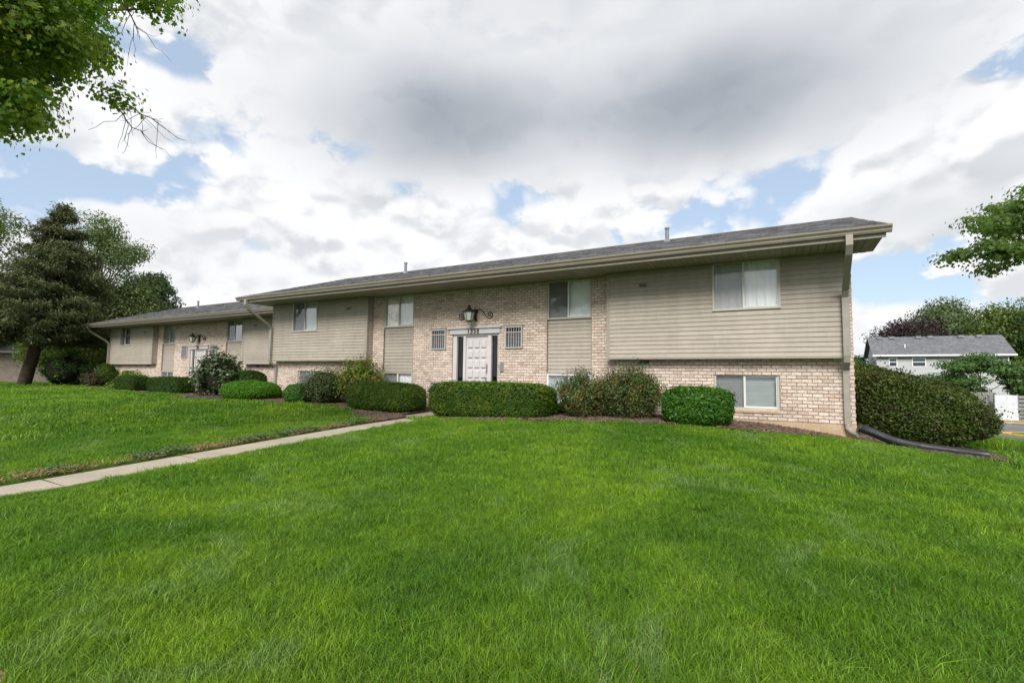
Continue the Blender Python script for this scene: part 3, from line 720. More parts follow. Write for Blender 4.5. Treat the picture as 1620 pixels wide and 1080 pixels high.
    MB().prism_x([(-1.165, Z_SOF-.03), (-1.19, Z_SOF-.03), (-1.195, Z_SOF+.145), (-1.165, Z_SOF+.145)], xa, xb).build('fascia', M_TRIM, root)
    for xx in (xa, xb-.02):                            # barge boards on the gable
        MB().add([(xx, -1.19, Z_SOF-.03), (xx, RIDGE_Y, Z_SOF-.03+SLOPE*(RIDGE_Y+1.19)), (xx, RIDGE_Y, Z_SOF+.12+SLOPE*(RIDGE_Y+1.19)), (xx, -1.19, Z_SOF+.12), (xx+.02, -1.19, Z_SOF-.03), (xx+.02, RIDGE_Y, Z_SOF-.03+SLOPE*(RIDGE_Y+1.19)), (xx+.02, RIDGE_Y, Z_SOF+.12+SLOPE*(RIDGE_Y+1.19)), (xx+.02, -1.19, Z_SOF+.12)],
                 [(0, 1, 2, 3), (4, 7, 6, 5), (0, 4, 5, 1), (3, 2, 6, 7), (0, 3, 7, 4)]).build('barge_board', M_TRIM, root)
    yg, zg_ = -1.197, Z_SOF+.035
    prof = [(yg, zg_), (yg-.055, zg_), (yg-.075, zg_+.03), (yg-.078, zg_+.05), (yg-.112, zg_+.085), (yg-.118, zg_+.115), (yg-.108, zg_+.115), (yg-.10, zg_+.088), (yg-.06, zg_+.012), (yg-.004, zg_+.012), (yg-.004, zg_+.11), (yg, zg_+.11)]
    MB().prism_x(prof, xa-.07, xb+.07).build('gutter', M_GUTTER, root)
    MB().prism_x([(EAVE_Y+.035, ROOF_Z-.06), (EAVE_Y+.0, ROOF_Z-.055), (EAVE_Y-.002, ROOF_Z-.012), (EAVE_Y+.035, ROOF_Z-.012)], xa, xb).build('drip_edge', mat('drip_edge_metal', (.52, .46, .36), .4), root)
    rf, zr = roof(root, xa-.01, xb+.01, 11 if main else 12)
    for vx, vy in (((4.62, 2.0), (-4.3, 2.0)) if main else ((-4.13, 2.0),)):
        zz = ROOF_Z+SLOPE*(vy-EAVE_Y); p = MB().tube([(vx, vy, zz-.1), (vx, vy, zz+.36)], .05, 12).tube([(vx, vy, zz+.34), (vx, vy, zz+.38)], .062, 12)
        p.tube([(vx, vy, zz-.06), (vx, vy, zz+.06)], [.13, .06], 10); p.build('vent_pipe', M_GREY, rf)
    downspout(root, -8.25, -1)
    if xr is None: downspout(root, 8.20, 1)
    return root

apartment(-7.23, D, EYE-1.0, 'long tan brick and siding apartment building in the middle with number 1338 over its door', '1338')
apartment(-23.75, 12.6, EYE-1.06, 'further apartment building at the left, set back behind the near one', '26', main=False, xr=8.16)

# ------------------------------------------------------------------ shrubs and hedges
L_YEW = leafmat('yew_leaf', (.024, .062, .005), (.062, .122, .010), (.11, .15, .016), .12, big=2.2, spec=.18)
L_YEW_D = leafmat('dark_yew_leaf', (.018, .048, .006), (.048, .096, .012), big=2.2, spec=.18)
L_BOX = leafmat('boxwood_leaf', (.022, .090, .006), (.075, .19, .016), big=3, rough=.4, spec=.32)
L_BRIGHT = leafmat('bright_shrub_leaf', (.045, .155, .006), (.105, .25, .014), big=2, spec=.2)
L_RHODO = leafmat('rhododendron_leaf', (.028, .062, .020), (.085, .135, .048), (.15, .18, .09), .08, big=3, rough=.35, spec=.6)
L_VIB = leafmat('viburnum_leaf', (.040, .100, .020), (.095, .175, .040), big=2.5, rough=.4)
L_GREY = leafmat('greygreen_leaf', (.045, .082, .018), (.105, .155, .045), (.10, .08, .04), .06, big=3)
L_BURN = leafmat('reddening_leaf', (.075, .12, .015), (.16, .20, .025), (.18, .12, .02), .25, big=2.6)
L_MIX = leafmat('mixed_shrub_leaf', (.050, .092, .014), (.115, .165, .032), (.19, .12, .03), .16, big=3)
L_BROWN = leafmat('dull_shrub_leaf', (.05, .045, .025), (.10, .085, .05), big=3)
L_LIME = leafmat('lime_leaf', (.09, .17, .015), (.18, .28, .03), big=3)
L_YEWR = leafmat('rough_yew_leaf', (.030, .060, .008), (.090, .130, .018), (.070, .052, .024), .12, big=1.6)
L_YEWT = leafmat('yew_new_growth', (.11, .15, .018), (.20, .25, .04), big=2)
L_MAPLE = leafmat('maple_leaf', (.055, .130, .013), (.175, .285, .038), (.27, .34, .055), .16, trans=.55, big=.8)
L_MAPLE2 = leafmat('maple_leaf_cool', (.055, .115, .018), (.15, .235, .045), trans=.5, big=.8)
L_SPRUCE = leafmat('spruce_needles', (.048, .066, .020), (.120, .145, .050), (.095, .075, .036), .06, trans=.15, big=.5)
L_FAR1 = leafmat('locust_leaf', (.07, .11, .034), (.16, .21, .075), trans=.38, big=.5)
L_FAR2 = leafmat('dark_tree_leaf', (.018, .052, .012), (.055, .12, .030), trans=.2, big=.5)
L_FAR3 = leafmat('olive_tree_leaf', (.05, .078, .02), (.115, .15, .045), trans=.25, big=.5)
L_FAR4 = leafmat('yellowgreen_leaf', (.06, .11, .012), (.16, .22, .03), trans=.35, big=.7)
L_PLUM = leafmat('plum_leaf', (.018, .010, .012), (.05, .024, .026), trans=.15, big=.5)
L_WILL = leafmat('willow_leaf', (.05, .085, .010), (.13, .18, .022), trans=.3, big=.5)

def lump(u, rng, amp, k=5):
    """smooth random relief over directions u"""
    s = np.zeros(len(u))
    for _ in range(k):
        w = rng.normal(size=3)*3.2; s += np.sin(u@w+rng.uniform(0, 6.3))
    return 1+amp*s/math.sqrt(k)
def sup_r(u, h, p): return (np.abs(u/h)**p).sum(1)**(-1/p)
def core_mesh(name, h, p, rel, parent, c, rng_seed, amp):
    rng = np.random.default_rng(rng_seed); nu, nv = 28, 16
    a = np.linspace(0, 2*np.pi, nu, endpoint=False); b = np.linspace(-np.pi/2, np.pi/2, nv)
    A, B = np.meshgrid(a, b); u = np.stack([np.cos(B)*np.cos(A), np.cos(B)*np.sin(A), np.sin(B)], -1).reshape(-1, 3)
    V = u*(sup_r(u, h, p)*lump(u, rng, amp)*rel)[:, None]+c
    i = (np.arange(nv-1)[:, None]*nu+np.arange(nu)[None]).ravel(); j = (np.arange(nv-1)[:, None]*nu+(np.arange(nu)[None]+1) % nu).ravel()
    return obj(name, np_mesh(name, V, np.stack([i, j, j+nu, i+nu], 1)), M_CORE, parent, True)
def clipped(name, X, Y, W, Dp, H, m, label, cat='shrub', p=4.0, n=14000, leaf=.035, amp=.02, shape='quad', fuzz=.035, group=None, rz=0, seed=1, core=.93, top_new=None, flop=.45, stray=.022, slope=0.0):
    """clipped evergreen: dense shell of leaves over a dark twiggy core"""
    zb = gz(X, Y); root = empty(name, (X, Y, zb), rz, label, cat, group); rng = np.random.default_rng(seed)
    h = np.array([W/2, Dp/2, H/2]); c = np.array([0, 0, H/2-.03])
    u = rand_dir(n, rng)*h; u /= np.linalg.norm(u, axis=1, keepdims=True)
    lr = np.random.default_rng(seed+100)
    r = sup_r(u, h, p)*lump(u, lr, amp)*(1-np.abs(rng.normal(0, fuzz, n))+rng.normal(0, .012, n))
    k = rng.random(n) < .10; r[k] *= 1+np.abs(rng.normal(0, stray, k.sum()))*(1+2*(u[k, 2] > 0))     # shoots missed by the shears
    C = u*r[:, None]+c; C[:, 2] *= 1-slope*C[:, 0]/(W/2)
    g = np.sign(u)*np.abs(u/h)**(p-1)/h; g /= np.linalg.norm(g, axis=1, keepdims=True)
    N = g+rng.normal(size=(n, 3))*flop+np.array([0, 0, .25])
    ok = C[:, 2] > .0
    leaves('foliage', C[ok], N[ok], leaf*rng.uniform(.65, 1.3, ok.sum()), m, root, shape, rng=rng)
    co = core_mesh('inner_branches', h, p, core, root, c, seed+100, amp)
    for v in (co.data.vertices if slope else ()): v.co.z *= 1-slope*v.co.x/(W/2)
    if top_new is not None:
        k = int(n*.06); q = rng.choice(np.nonzero(ok & (g[:, 2] > .3))[0], k)
        leaves('new_shoots', C[q]+np.array([0, 0, .02])+rng.normal(0, .01, (k, 3)), N[q], leaf*rng.uniform(.6, 1.1, k), top_new, root, shape, rng=rng)
    return root
def loose(name, X, Y, W, Dp, H, m, label, n=9000, leaf=.04, twigs=60, seed=1, shape='oval', cat='shrub', spread=.16, up=.6, core=.0, m2=None, frac2=.3, slope=0.0, bf=.34, ragged=.22, stems=True, group=None, wood=None, sh0=.25):
    """unclipped shrub: stems fan out of the ground, leaves gather along their outer halves"""
    zb = gz(X, Y); root = empty(name, (X, Y, zb), 0, label, cat, group); rng = np.random.default_rng(seed)
    T = MB(); tips = []
    for i in range(twigs):
        a = rng.uniform(0, 6.283); r = math.sqrt(rng.uniform(0, 1)); hh = H*(1-.42*r**2.2)*(rng.uniform(.70, 1.0)+(ragged*rng.random() if rng.random() < ragged else 0))
        hh *= 1-slope*math.cos(a)*r; tip = np.array([math.cos(a)*r*W/2, math.sin(a)*r*Dp/2, hh]); b0 = np.array([tip[0]*bf, tip[1]*bf, 0]); mid = (b0+tip)/2+np.array([tip[0]*.12, tip[1]*.12, H*.06])
        tips.append((b0, mid, tip)); T.tube([b0, mid, tip], [.010, .007, .003], 4, False)
    if stems: T.build('stems', wood or M_TWIG, root)
    k = rng.integers(0, twigs, n); t_ = sh0+(1-sh0)*rng.uniform(0, 1, n)**.75
    B0 = np.array([tips[i][0] for i in k]); Mi = np.array([tips[i][1] for i in k]); Ti = np.array([tips[i][2] for i in k]); tt = t_[:, None]
    C = (1-tt)**2*B0+2*tt*(1-tt)*Mi+tt**2*Ti+rng.normal(size=(n, 3))*spread*np.array([1, 1, .8])*(.4+.6*tt)*min(W, 1.6)*.5
    C[:, 2] = np.maximum(C[:, 2], .03)
    N = (C-np.array([0, 0, H*.35]))*.9/np.array([W/2, Dp/2, H/2])+rng.normal(size=(n, 3))*.7+np.array([0, 0, up])
    S = leaf*rng.uniform(.6, 1.35, n); second = (k % 10 < frac2*10) if m2 is not None else np.zeros(n, bool)
    leaves('foliage', C[~second], N[~second], S[~second], m, root, shape, rng=rng)
    if m2 is not None: leaves('tinted_foliage', C[second], N[second], S[second], m2, root, shape, rng=rng)
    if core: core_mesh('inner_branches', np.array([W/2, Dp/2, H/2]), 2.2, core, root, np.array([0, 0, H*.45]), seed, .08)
    return root

clipped('clipped_hedge', -5.86, 9.50, 3.02, 1.22, .81, L_YEW, 'long flat-topped clipped hedge directly in front of the white front door', 'hedge', p=5, n=52000, leaf=.040, amp=.018, seed=3, top_new=L_LIME)
clipped('clipped_hedge', -9.28, 9.72, 2.20, 1.20, .78, L_YEW, 'rounded clipped hedge left of the walk, below the left patterned curtain window', 'hedge', p=3.6, n=40000, leaf=.040, amp=.02, seed=4)
clipped('clipped_hedge', -26.1, 11.05, 1.65, 1.0, .70, L_YEW_D, 'left one of two dark clipped hedges before the further building', 'hedge', p=5, n=16000, leaf=.055, seed=5)
clipped('clipped_hedge', -23.45, 11.35, 2.55, 1.0, .74, L_YEW_D, 'right one of two dark clipped hedges before the further building, wider', 'hedge', p=5, n=22000, leaf=.055, seed=6)
clipped('boxwood', -1.50, 9.98, 1.27, 1.1, .74, L_BOX, 'glossy green rounded shrub below the right basement window', p=3.2, n=15000, leaf=.05, shape='oval', amp=.02, seed=7, fuzz=.05, flop=.7, core=.88)
clipped('boxwood', -12.85, 9.75, .78, .78, .62, L_BOX, 'small ball shrub at the left end of the near building', p=2.5, n=9000, leaf=.042, shape='oval', amp=.02, seed=8, fuzz=.05)
clipped('spreading_juniper', -15.35, 9.85, 1.95, 1.5, .66, L_BRIGHT, 'low bright green cushion shrub between the two buildings', p=2.6, n=26000, leaf=.045, amp=.045, seed=9, fuzz=.06)
loose('rhododendron', -19.3, 11.0, 1.85, 1.6, 1.78, L_RHODO, 'large glossy-leaved shrub half hiding the further door', n=6500, leaf=.115, twigs=70, seed=10, spread=.15, core=.78, sh0=.06, bf=.75)
clipped('dark_shrub', -18.2, 11.65, 1.15, 1.0, 1.05, L_YEW_D, 'dark evergreen shrub just right of the large glossy-leaved one', p=2.6, n=9000, leaf=.06, amp=.05, seed=11, fuzz=.08)
loose('arching_shrub', -12.05, 10.05, 1.5, 1.3, 1.16, L_GREY, 'dark grey-green feathery shrub beside the small ball shrub', n=14000, leaf=.042, twigs=80, seed=12, spread=.16, core=.72, shape='quad', sh0=.1)
loose('burning_bush', -10.85, 10.30, 1.6, 1.2, 1.42, L_BURN, 'yellow-green shrub with reddening leaves behind the left hedge', n=7500, leaf=.065, twigs=60, seed=13, spread=.15, core=.55, m2=L_LIME, frac2=.35, sh0=.3)
loose('mixed_shrub', -3.74, 9.85, 1.2, 1.05, 1.02, L_MIX, 'bronze-tinted loose shrub at the right end of the long hedge', n=17000, leaf=.040, twigs=80, seed=14, spread=.15, core=.5, shape='quad', m2=L_GREY, frac2=.4, sh0=.08, bf=.5, ragged=.4)
loose('mixed_shrub', -2.82, 10.05, 1.42, 1.2, 1.13, L_GREY, 'taller twiggy grey-green shrub left of the glossy rounded one', n=26000, leaf=.040, twigs=110, seed=15, spread=.14, core=.5, shape='quad', m2=L_MIX, frac2=.3, sh0=.08, bf=.5, ragged=.28)
loose('hosta', -4.55, 10.2, .45, .4, .36, L_BRIGHT, 'small leafy plant at the foot of the bronze-tinted shrub', n=260, leaf=.10, twigs=14, seed=16, cat='plant')
clipped('rough_yew', 2.34, 14.0, 2.8, 2.5, 1.62, L_YEWR, 'big unclipped dark evergreen shrub beyond the right corner of the building', p=2.5, n=75000, leaf=.052, amp=.115, seed=17, fuzz=.13, core=.74, flop=1.0, top_new=L_YEWT, stray=.045, slope=.20)
loose('viburnum', -34.7, 11.5, 2.75, 2.2, 1.90, L_VIB, 'big round broad-leaved shrub beside the leaning conifer trunk', n=11000, leaf=.12, twigs=90, seed=18, spread=.13, core=.82, sh0=.12)
loose('dull_shrub', -30.9, 11.3, 1.15, 1.0, .80, L_BROWN, 'small dull brownish shrub left of the further building', n=4500, leaf=.06, twigs=40, seed=19, core=.5, shape='quad')
clipped('upright_yew', -31.5, 12.1, .95, .9, 1.22, L_YEW, 'upright green evergreen at the left corner of the further building', p=2.2, n=9000, leaf=.06, amp=.08, seed=20, fuzz=.09)
loose('lime_shrub', -28.6, 12.0, 1.65, .9, .92, L_LIME, 'lime green shrub showing above the far hedge', n=5000, leaf=.075, twigs=40, seed=21, core=.5)
for i, (px, py, hh, w_, lab) in enumerate(((-6.55, 10.45, .62, .30, 'weedy green plant between the long hedge and the door'), (-5.35, 10.5, .66, .45, 'weedy green plant under the lower right air grille'), (-15.0, 10.5, .35, .5, 'small weedy plant at the foot of the left downspout'), (-27.6, 10.95, .40, .8, 'low leafy plant at the left end of the far hedges'))):
    loose('weed', px, py, w_, w_, hh, L_LIME, lab, n=420, leaf=.07, twigs=16, seed=40+i, cat='plant', spread=.25)

# ------------------------------------------------------------------ trees
def limb(T, a, b, r0, r1, sag=.0, n=5, rng=RNG, wob=.06, seg=7):
    a, b = np.array(a, float), np.array(b, float); L = np.linalg.norm(b-a); pts = []
    for i in range(n+1):
        t_ = i/n; p = a+(b-a)*t_+np.array([0, 0, -sag*4*t_*(1-t_)]); 
        if 0 < i < n: p = p+rng.normal(size=3)*wob*L*.3
        pts.append(p)
    T.tube(pts, [r0+(r1-r0)*i/n for i in range(n+1)], seg, False); return pts
def tree(name, X, Y, H, R, m, label, clumps=46, n=11000, leaf=.2, seed=1, crown0=.3, trunk=.22, shape='quad', flat=.7, cat='tree', group=None, zb=None, pear=1.0, csize=.34, droop=0.0):
    zb = gz(X, Y) if zb is None else zb; root = empty(name, (X, Y, zb), 0, label, cat, group); rng = np.random.default_rng(seed)
    c0 = np.array([0, 0, H*(crown0+1)/2]); hh = H*(1-crown0)/2
    u = rand_dir(clumps, rng); rr = rng.uniform(.45, .86, clumps)
    K = u*rr[:, None]*np.array([R, R, hh]); K[:, :2] *= (1-.35*pear*np.clip(K[:, 2]/hh, -1, 1))[:, None]; K += c0
    T = MB(); limb(T, (0, 0, -.2), (rng.normal(0, .2), rng.normal(0, .2), H*.62), trunk, trunk*.35, rng=rng, wob=.03)
    for i in range(0, clumps, 3):
        z0 = min(max(K[i][2]*.62, H*crown0*.6), H*.6); limb(T, (0, 0, z0), K[i], trunk*.32, .02, -.1, rng=rng, seg=5)
    T.build('trunk', M_BARK, root)
    k = rng.integers(0, clumps, n); sg = csize*R*rng.uniform(.7, 1.25, clumps)
    off = rand_dir(n, rng)*(rng.uniform(0, 1, n)**.45)[:, None]*sg[k][:, None]*np.array([1, 1, flat])
    off[:, 2] -= droop*np.abs(rng.normal(0, 1, n))*(np.linalg.norm(off[:, :2], axis=1))
    C = K[k]+off; N = off/np.maximum(np.linalg.norm(off, axis=1, keepdims=True), .01)+rng.normal(size=(n, 3))*.55+np.array([0, 0, .45])
    leaves('crown', C, N, leaf*rng.uniform(.6, 1.35, n), m, root, shape, rng=rng)
    return root

def maple_bough(name, base, H, bough_pts, m, label, seed, r0, crown=None, dead=(), leafs=.115, per=150, tr=.24):
    """tree whose trunk stands outside the picture; boughs carry clusters of lobed leaves"""
    rng = np.random.default_rng(seed); zb = gz(base[0], base[1]); root = empty(name, (base[0], base[1], zb), 0, label, 'tree'); o = np.array([base[0], base[1], zb])
    T = MB(); top = np.array([.1, .1, H*.6]); limb(T, (0, 0, -.2), top, tr, tr*.5, rng=rng, wob=.02)
    P_ = np.array(bough_pts)-o; C, N = [], []
    lead = P_.mean(0)
    forks = [lead*.55+top*.45+rng.normal(size=3)*.3 for _ in range(4)]
    for f in forks: limb(T, top*rng.uniform(.75, 1), f, tr*.42, tr*.22, rng=rng)
    for i, p in enumerate(P_):
        if i % 3 == 0: limb(T, forks[i % 4], p, .040, .008, -.05, rng=rng, seg=5, n=4)
    def cluster(p, r, n):
        q = rng.normal(size=(n, 3))*r*np.array([1.25, 1.25, .5]); C.append(p+q); N.append(q*.9/r+rng.normal(size=(n, 3))*.6+np.array([0, 0, .9]))
    for p in P_: cluster(p, r0*rng.uniform(.7, 1.2), int(per*rng.uniform(.7, 1.3)))
    if crown is not None:
        cc, cr, nn = crown; u = rand_dir(nn, rng)*(rng.uniform(.35, 1, nn)**.6)[:, None]*np.array(cr)+np.array(cc)-o
        for p in u: cluster(p, r0*1.7, int(per*.9))
        for p in u[::4]: limb(T, top*rng.uniform(.7, 1), p, .05, .01, rng=rng, seg=5, n=3)
    T.build('trunk', M_BARK, root)
    C, N = np.concatenate(C), np.concatenate(N)
    leaves('crown', C, N, leafs*rng.uniform(.6, 1.25, len(C)), m, root, 'maple', rng=rng)
    if len(dead):
        Dm = MB()
        for a, b in dead:
            pts = limb(Dm, np.array(a)-o, np.array(b)-o, .014, .004, .03, rng=rng, wob=.10, seg=4, n=6)
            for q in pts[1:]:
                for _ in range(2):
                    dv = (np.array(b)-np.array(a))*.42*rng.uniform(.4, 1)+rng.normal(size=3)*.22; limb(Dm, q, np.array(q)+dv+np.array([0, 0, -.12]), .005, .002, .02, rng=rng, wob=.12, seg=3, n=4)
        tag(Dm.build('dead_twigs', M_TWIG, root), kind='stuff')
    return root

BOUGH_L = [(-6.88, 1.91, 5.45), (-7.03, 1.78, 5.19), (-8.96, 1.83, 4.58), (-9.17, 2.08, 6.08), (-8.46, 2.17, 5.75), (-7.8, 1.56, 5.03), (-9.3, 2.17, 5.07), (-7.3, 1.43, 4.51), (-7.31, 2.03, 5.39), (-7.93, 1.98, 4.8), (-8.25, 1.79, 5.01), (-8.36, 2.07, 4.98), (-6.77, 1.86, 5.47), (-8.74, 2.04, 5.2), (-7.25, 2.28, 5.48), (-7.96, 2.39, 6.6), (-8.43, 2.56, 6.27), (-8.77, 1.93, 5.94), (-8.49, 2.19, 5.28), (-9.16, 1.99, 5.36), (-8.07, 2.09, 5.44), (-7.5, 1.88, 6.25), (-8.47, 2.14, 6.7), (-7.77, 2.17, 6.03), (-8.39, 2.37, 6.76), (-7.14, 1.68, 5.09), (-7.73, 1.43, 5.62), (-8.34, 2.28, 5.87), (-8.58, 2.41, 5.48), (-7.2, 1.32, 5.61), (-6.99, 1.54, 5.39), (-9.12, 2.07, 5.66), (-7.82, 1.93, 5.65), (-8.39, 2.67, 6.41), (-8.45, 1.97, 4.8), (-7.47, 2.43, 5.49), (-6.7, 1.8, 5.75), (-8.68, 2.46, 6.05), (-8.31, 1.61, 5.22), (-8.02, 2.27, 5.51), (-7.82, 2.32, 6.18), (-8.63, 2.66, 6.87), (-7.58, 1.8, 5.32), (-7.37, 1.4, 5.78), (-6.75, 2.11, 5.62), (-8.33, 1.86, 5.12), (-7.45, 2.14, 5.47), (-7.8, 1.76, 4.79), (-7.18, 1.57, 5.26), (-6.89, 1.45, 5.65), (-8.35, 1.87, 5.69), (-9.19, 2.13, 5.69), (-8.25, 1.74, 4.66), (-7.07, 2.15, 5.24), (-8.89, 2.42, 6.31), (-8.18, 2.12, 4.78), (-7.03, 1.77, 5.27), (-7.0, 1.62, 5.4), (-6.91, 1.97, 5.2), (-7.66, 1.7, 4.36), (-7.53, 1.96, 4.39), (-7.21, 1.91, 4.57), (-8.98, 1.86, 4.75), (-7.59, 1.77, 5.23), (-7.58, 1.52, 4.99), (-8.72, 2.3, 5.34), (-7.91, 1.73, 5.62), (-8.86, 2.29, 5.51), (-7.13, 1.75, 5.14), (-8.42, 2.18, 4.72), (-8.19, 2.38, 5.54), (-8.4, 2.09, 4.81), (-7.71, 2.6, 5.81), (-7.46, 2.06, 5.85), (-7.94, 2.46, 6.44), (-7.09, 1.55, 5.12), (-7.32, 1.43, 5.52), (-8.87, 1.7, 6.56), (-7.56, 1.78, 5.02), (-7.54, 2.21, 5.3), (-8.22, 2.39, 6.76), (-8.2, 2.56, 5.92), (-8.04, 1.85, 5.81), (-7.62, 1.54, 4.89), (-8.64, 2.06, 4.83), (-9.43, 2.2, 5.59), (-7.57, 2.8, 5.14), (-7.12, 2.11, 5.08), (-7.92, 2.52, 5.73), (-8.06, 1.87, 4.4), (-7.43, 1.67, 5.92), (-7.15, 2.02, 6.13), (-8.52, 1.93, 6.38), (-7.38, 1.91, 6.09), (-8.38, 2.35, 6.1), (-8.69, 2.32, 6.53), (-9.02, 2.05, 5.48), (-8.26, 1.81, 5.61), (-7.88, 2.66, 5.71), (-8.47, 1.96, 5.28), (-7.75, 1.61, 5.43), (-8.21, 2.16, 6.38), (-7.96, 1.92, 5.44), (-9.12, 2.08, 5.36), (-7.96, 1.77, 6.01)]
BOUGH_L2 = [(-7.32, 3.07, 6.44), (-7.3, 2.96, 6.71), (-7.92, 2.44, 6.85), (-8.19, 3.06, 6.98), (-7.09, 2.36, 6.45), (-7.14, 2.54, 6.51), (-7.14, 2.85, 6.57), (-8.54, 2.8, 6.97), (-7.5, 3.04, 6.68), (-7.55, 2.75, 6.88), (-8.16, 2.93, 6.99), (-7.84, 3.41, 7.03), (-7.47, 2.73, 6.88), (-7.34, 2.79, 6.83), (-6.47, 2.78, 6.47), (-7.74, 3.26, 7.31), (-8.17, 2.66, 6.72), (-7.76, 3.25, 7.14), (-7.58, 2.39, 6.39), (-7.99, 2.62, 6.71)]
BOUGH_R = [(3.86, 11.73, 3.82), (3.92, 11.23, 4.42), (3.97, 10.95, 4.42), (3.47, 12.23, 4.43), (3.11, 10.91, 3.76), (4.18, 11.59, 4.27), (3.74, 10.82, 4.13), (3.25, 11.63, 4.36), (2.96, 11.97, 3.93), (3.25, 10.86, 3.75), (3.52, 11.73, 4.41), (3.45, 11.51, 4.36), (3.53, 12.7, 4.61), (4.4, 11.97, 4.14), (4.31, 11.6, 4.5), (2.93, 12.55, 3.98), (3.84, 10.98, 4.87), (3.92, 11.29, 4.65), (4.17, 11.99, 4.33), (4.05, 12.39, 5.11), (3.19, 11.07, 4.18), (3.32, 12.51, 4.67), (3.7, 12.56, 4.38), (3.53, 10.92, 4.11), (4.64, 12.7, 5.09), (3.36, 12.17, 3.68), (4.39, 12.48, 5.21), (2.69, 11.08, 3.75), (3.82, 11.92, 4.74), (4.19, 11.75, 4.02), (3.62, 12.69, 3.98), (3.36, 12.08, 3.64), (3.55, 11.55, 4.03), (3.65, 11.63, 3.72), (4.27, 12.03, 3.79), (3.9, 11.29, 4.81), (3.88, 11.76, 4.33), (4.02, 11.87, 4.12), (3.95, 12.02, 4.08), (4.24, 11.58, 4.6), (4.17, 12.15, 4.61), (3.75, 12.78, 4.59), (3.55, 11.67, 4.58), (3.62, 12.52, 4.73), (3.21, 10.89, 3.7), (4.25, 12.5, 4.15), (3.05, 11.09, 3.89), (4.0, 11.03, 4.95), (3.56, 12.25, 4.8), (3.43, 10.82, 3.63), (3.66, 11.47, 4.63), (4.31, 11.68, 4.04), (3.74, 10.88, 4.27), (4.61, 12.45, 5.13), (3.98, 10.82, 4.06), (3.72, 12.62, 4.43), (3.92, 10.52, 4.41), (3.94, 11.01, 4.25)]
maple_bough('maple_tree', (-11.6, -.9), 9.5, BOUGH_L+BOUGH_L2, L_MAPLE, 'overhanging leafy maple boughs with bare twigs at the top left', 31, .13,
            crown=((-13.8, -1.4, 7.6), (3.0, 2.6, 2.6), 40), leafs=.058, per=225,
            dead=[((-7.87, 2.99, 5.25), (-7.77, 3.38, 5.13)), ((-7.93, 2.87, 5.23), (-7.92, 3.28, 4.9)), ((-7.53, 2.82, 6.42), (-7.6, 2.99, 6.21))])
maple_bough('maple_tree', (7.6, 13.2), 7.5, BOUGH_R, L_MAPLE2, 'leafy maple boughs reaching in from the right edge above the neighbouring roof', 32, .125,
            crown=((8.4, 13.2, 6.2), (2.8, 3.0, 2.2), 46), leafs=.062, per=190)

def spruce(X, Y, H, R, seed):
    """old leaning conifer with tiers of drooping boughs and some dead lower branches"""
    rng = np.random.default_rng(seed); zb = gz(X, Y); root = empty('spruce_tree', (X, Y, zb), 0, 'tall dark conifer with a leaning trunk at the left', 'tree')
    lean = lambda z: np.array([1.6*min(z/4.2, 1)+.2*max(0, z-4.2)/8, .25*z/4, z])
    T = MB(); zs = np.linspace(-.2, H*.97, 14); T.tube([lean(z) for z in zs], [.27*(1-max(z, 0)/H)**.8+.03 for z in zs], 10, False)
    Dd = MB(); C, N, A = [], [], []
    z = 2.9
    while z < H:
        f = (z-2.9)/(H-2.9); rad = R*(1-f)**.82*(.70+.30*min(1, f*3+.4)); nb = max(6, int(10*(1-f)+5))
        for i in range(nb):
            a = rng.uniform(0, 6.283); L = rad*rng.uniform(.65, 1.12); b = lean(z+rng.uniform(-.2, .2)); d = np.array([math.cos(a), math.sin(a), 0])
            dr = .34+.25*(1-f); pts = [b+d*L*t_+np.array([0, 0, -dr*L*t_**1.4*.55+.26*L*t_**3]) for t_ in np.linspace(0, 1, 5)]
            T.tube(pts, [.05*(1-f)+.02, .035, .025, .015, .006], 4, False)
            m_ = int(190*L+30); tt = rng.uniform(.18, 1.0, m_)**.8; P_ = np.array(pts); idx = np.minimum((tt*4).astype(int), 3); fr = (tt*4-idx)[:, None]
            base = P_[idx]*(1-fr)+P_[idx+1]*fr; side = rng.normal(size=(m_, 3)); side -= (side@d)[:, None]*d
            off = side*np.array([.26, .26, .10])*(.35+.8*(1-np.abs(tt-.55)))[:, None]; off[:, 2] -= np.abs(rng.normal(0, .11, m_))
            C.append(base+off); A.append(d*1.0+side*.5+np.array([0, 0, -.35])); N.append(rng.normal(size=(m_, 3))*.6+np.array([0, 0, .8])+d*.3)
        z += .36*(1-.3*f)
    for a, zz, L in ((2.6, 2.6, 1.9), (3.3, 3.1, 1.5), (.3, 2.9, 1.6), (5.6, 3.4, 1.4), (4.2, 2.2, 1.2)):
        b = lean(zz); p = limb(Dd, b, b+np.array([math.cos(a)*L, math.sin(a)*L, -.55]), .05, .012, .1, rng=rng, seg=5)
        for q in p[2:]: limb(Dd, q, np.array(q)+rng.normal(size=3)*.35+np.array([0, 0, -.25]), .015, .005, rng=rng, seg=4, n=3)
    T.build('trunk', M_BARK, root, True); Dd.build('dead_branches', M_DEADWOOD, root)
    C, N, A = np.concatenate(C), np.concatenate(N), np.concatenate(A)
    leaves('crown', C, N, rng.uniform(.10, .22, len(C)), L_SPRUCE, root, 'needle2', along=A, rng=rng)
LEAF['needle2'] = np.array([(-.5, -.05, 0), (-.1, -.13, .05), (.5, -.02, -.08), (.5, .02, -.08), (-.1, .13, .05), (-.5, .05, 0)])
spruce(-36.2, 10.2, 10.1, 3.9, 51)

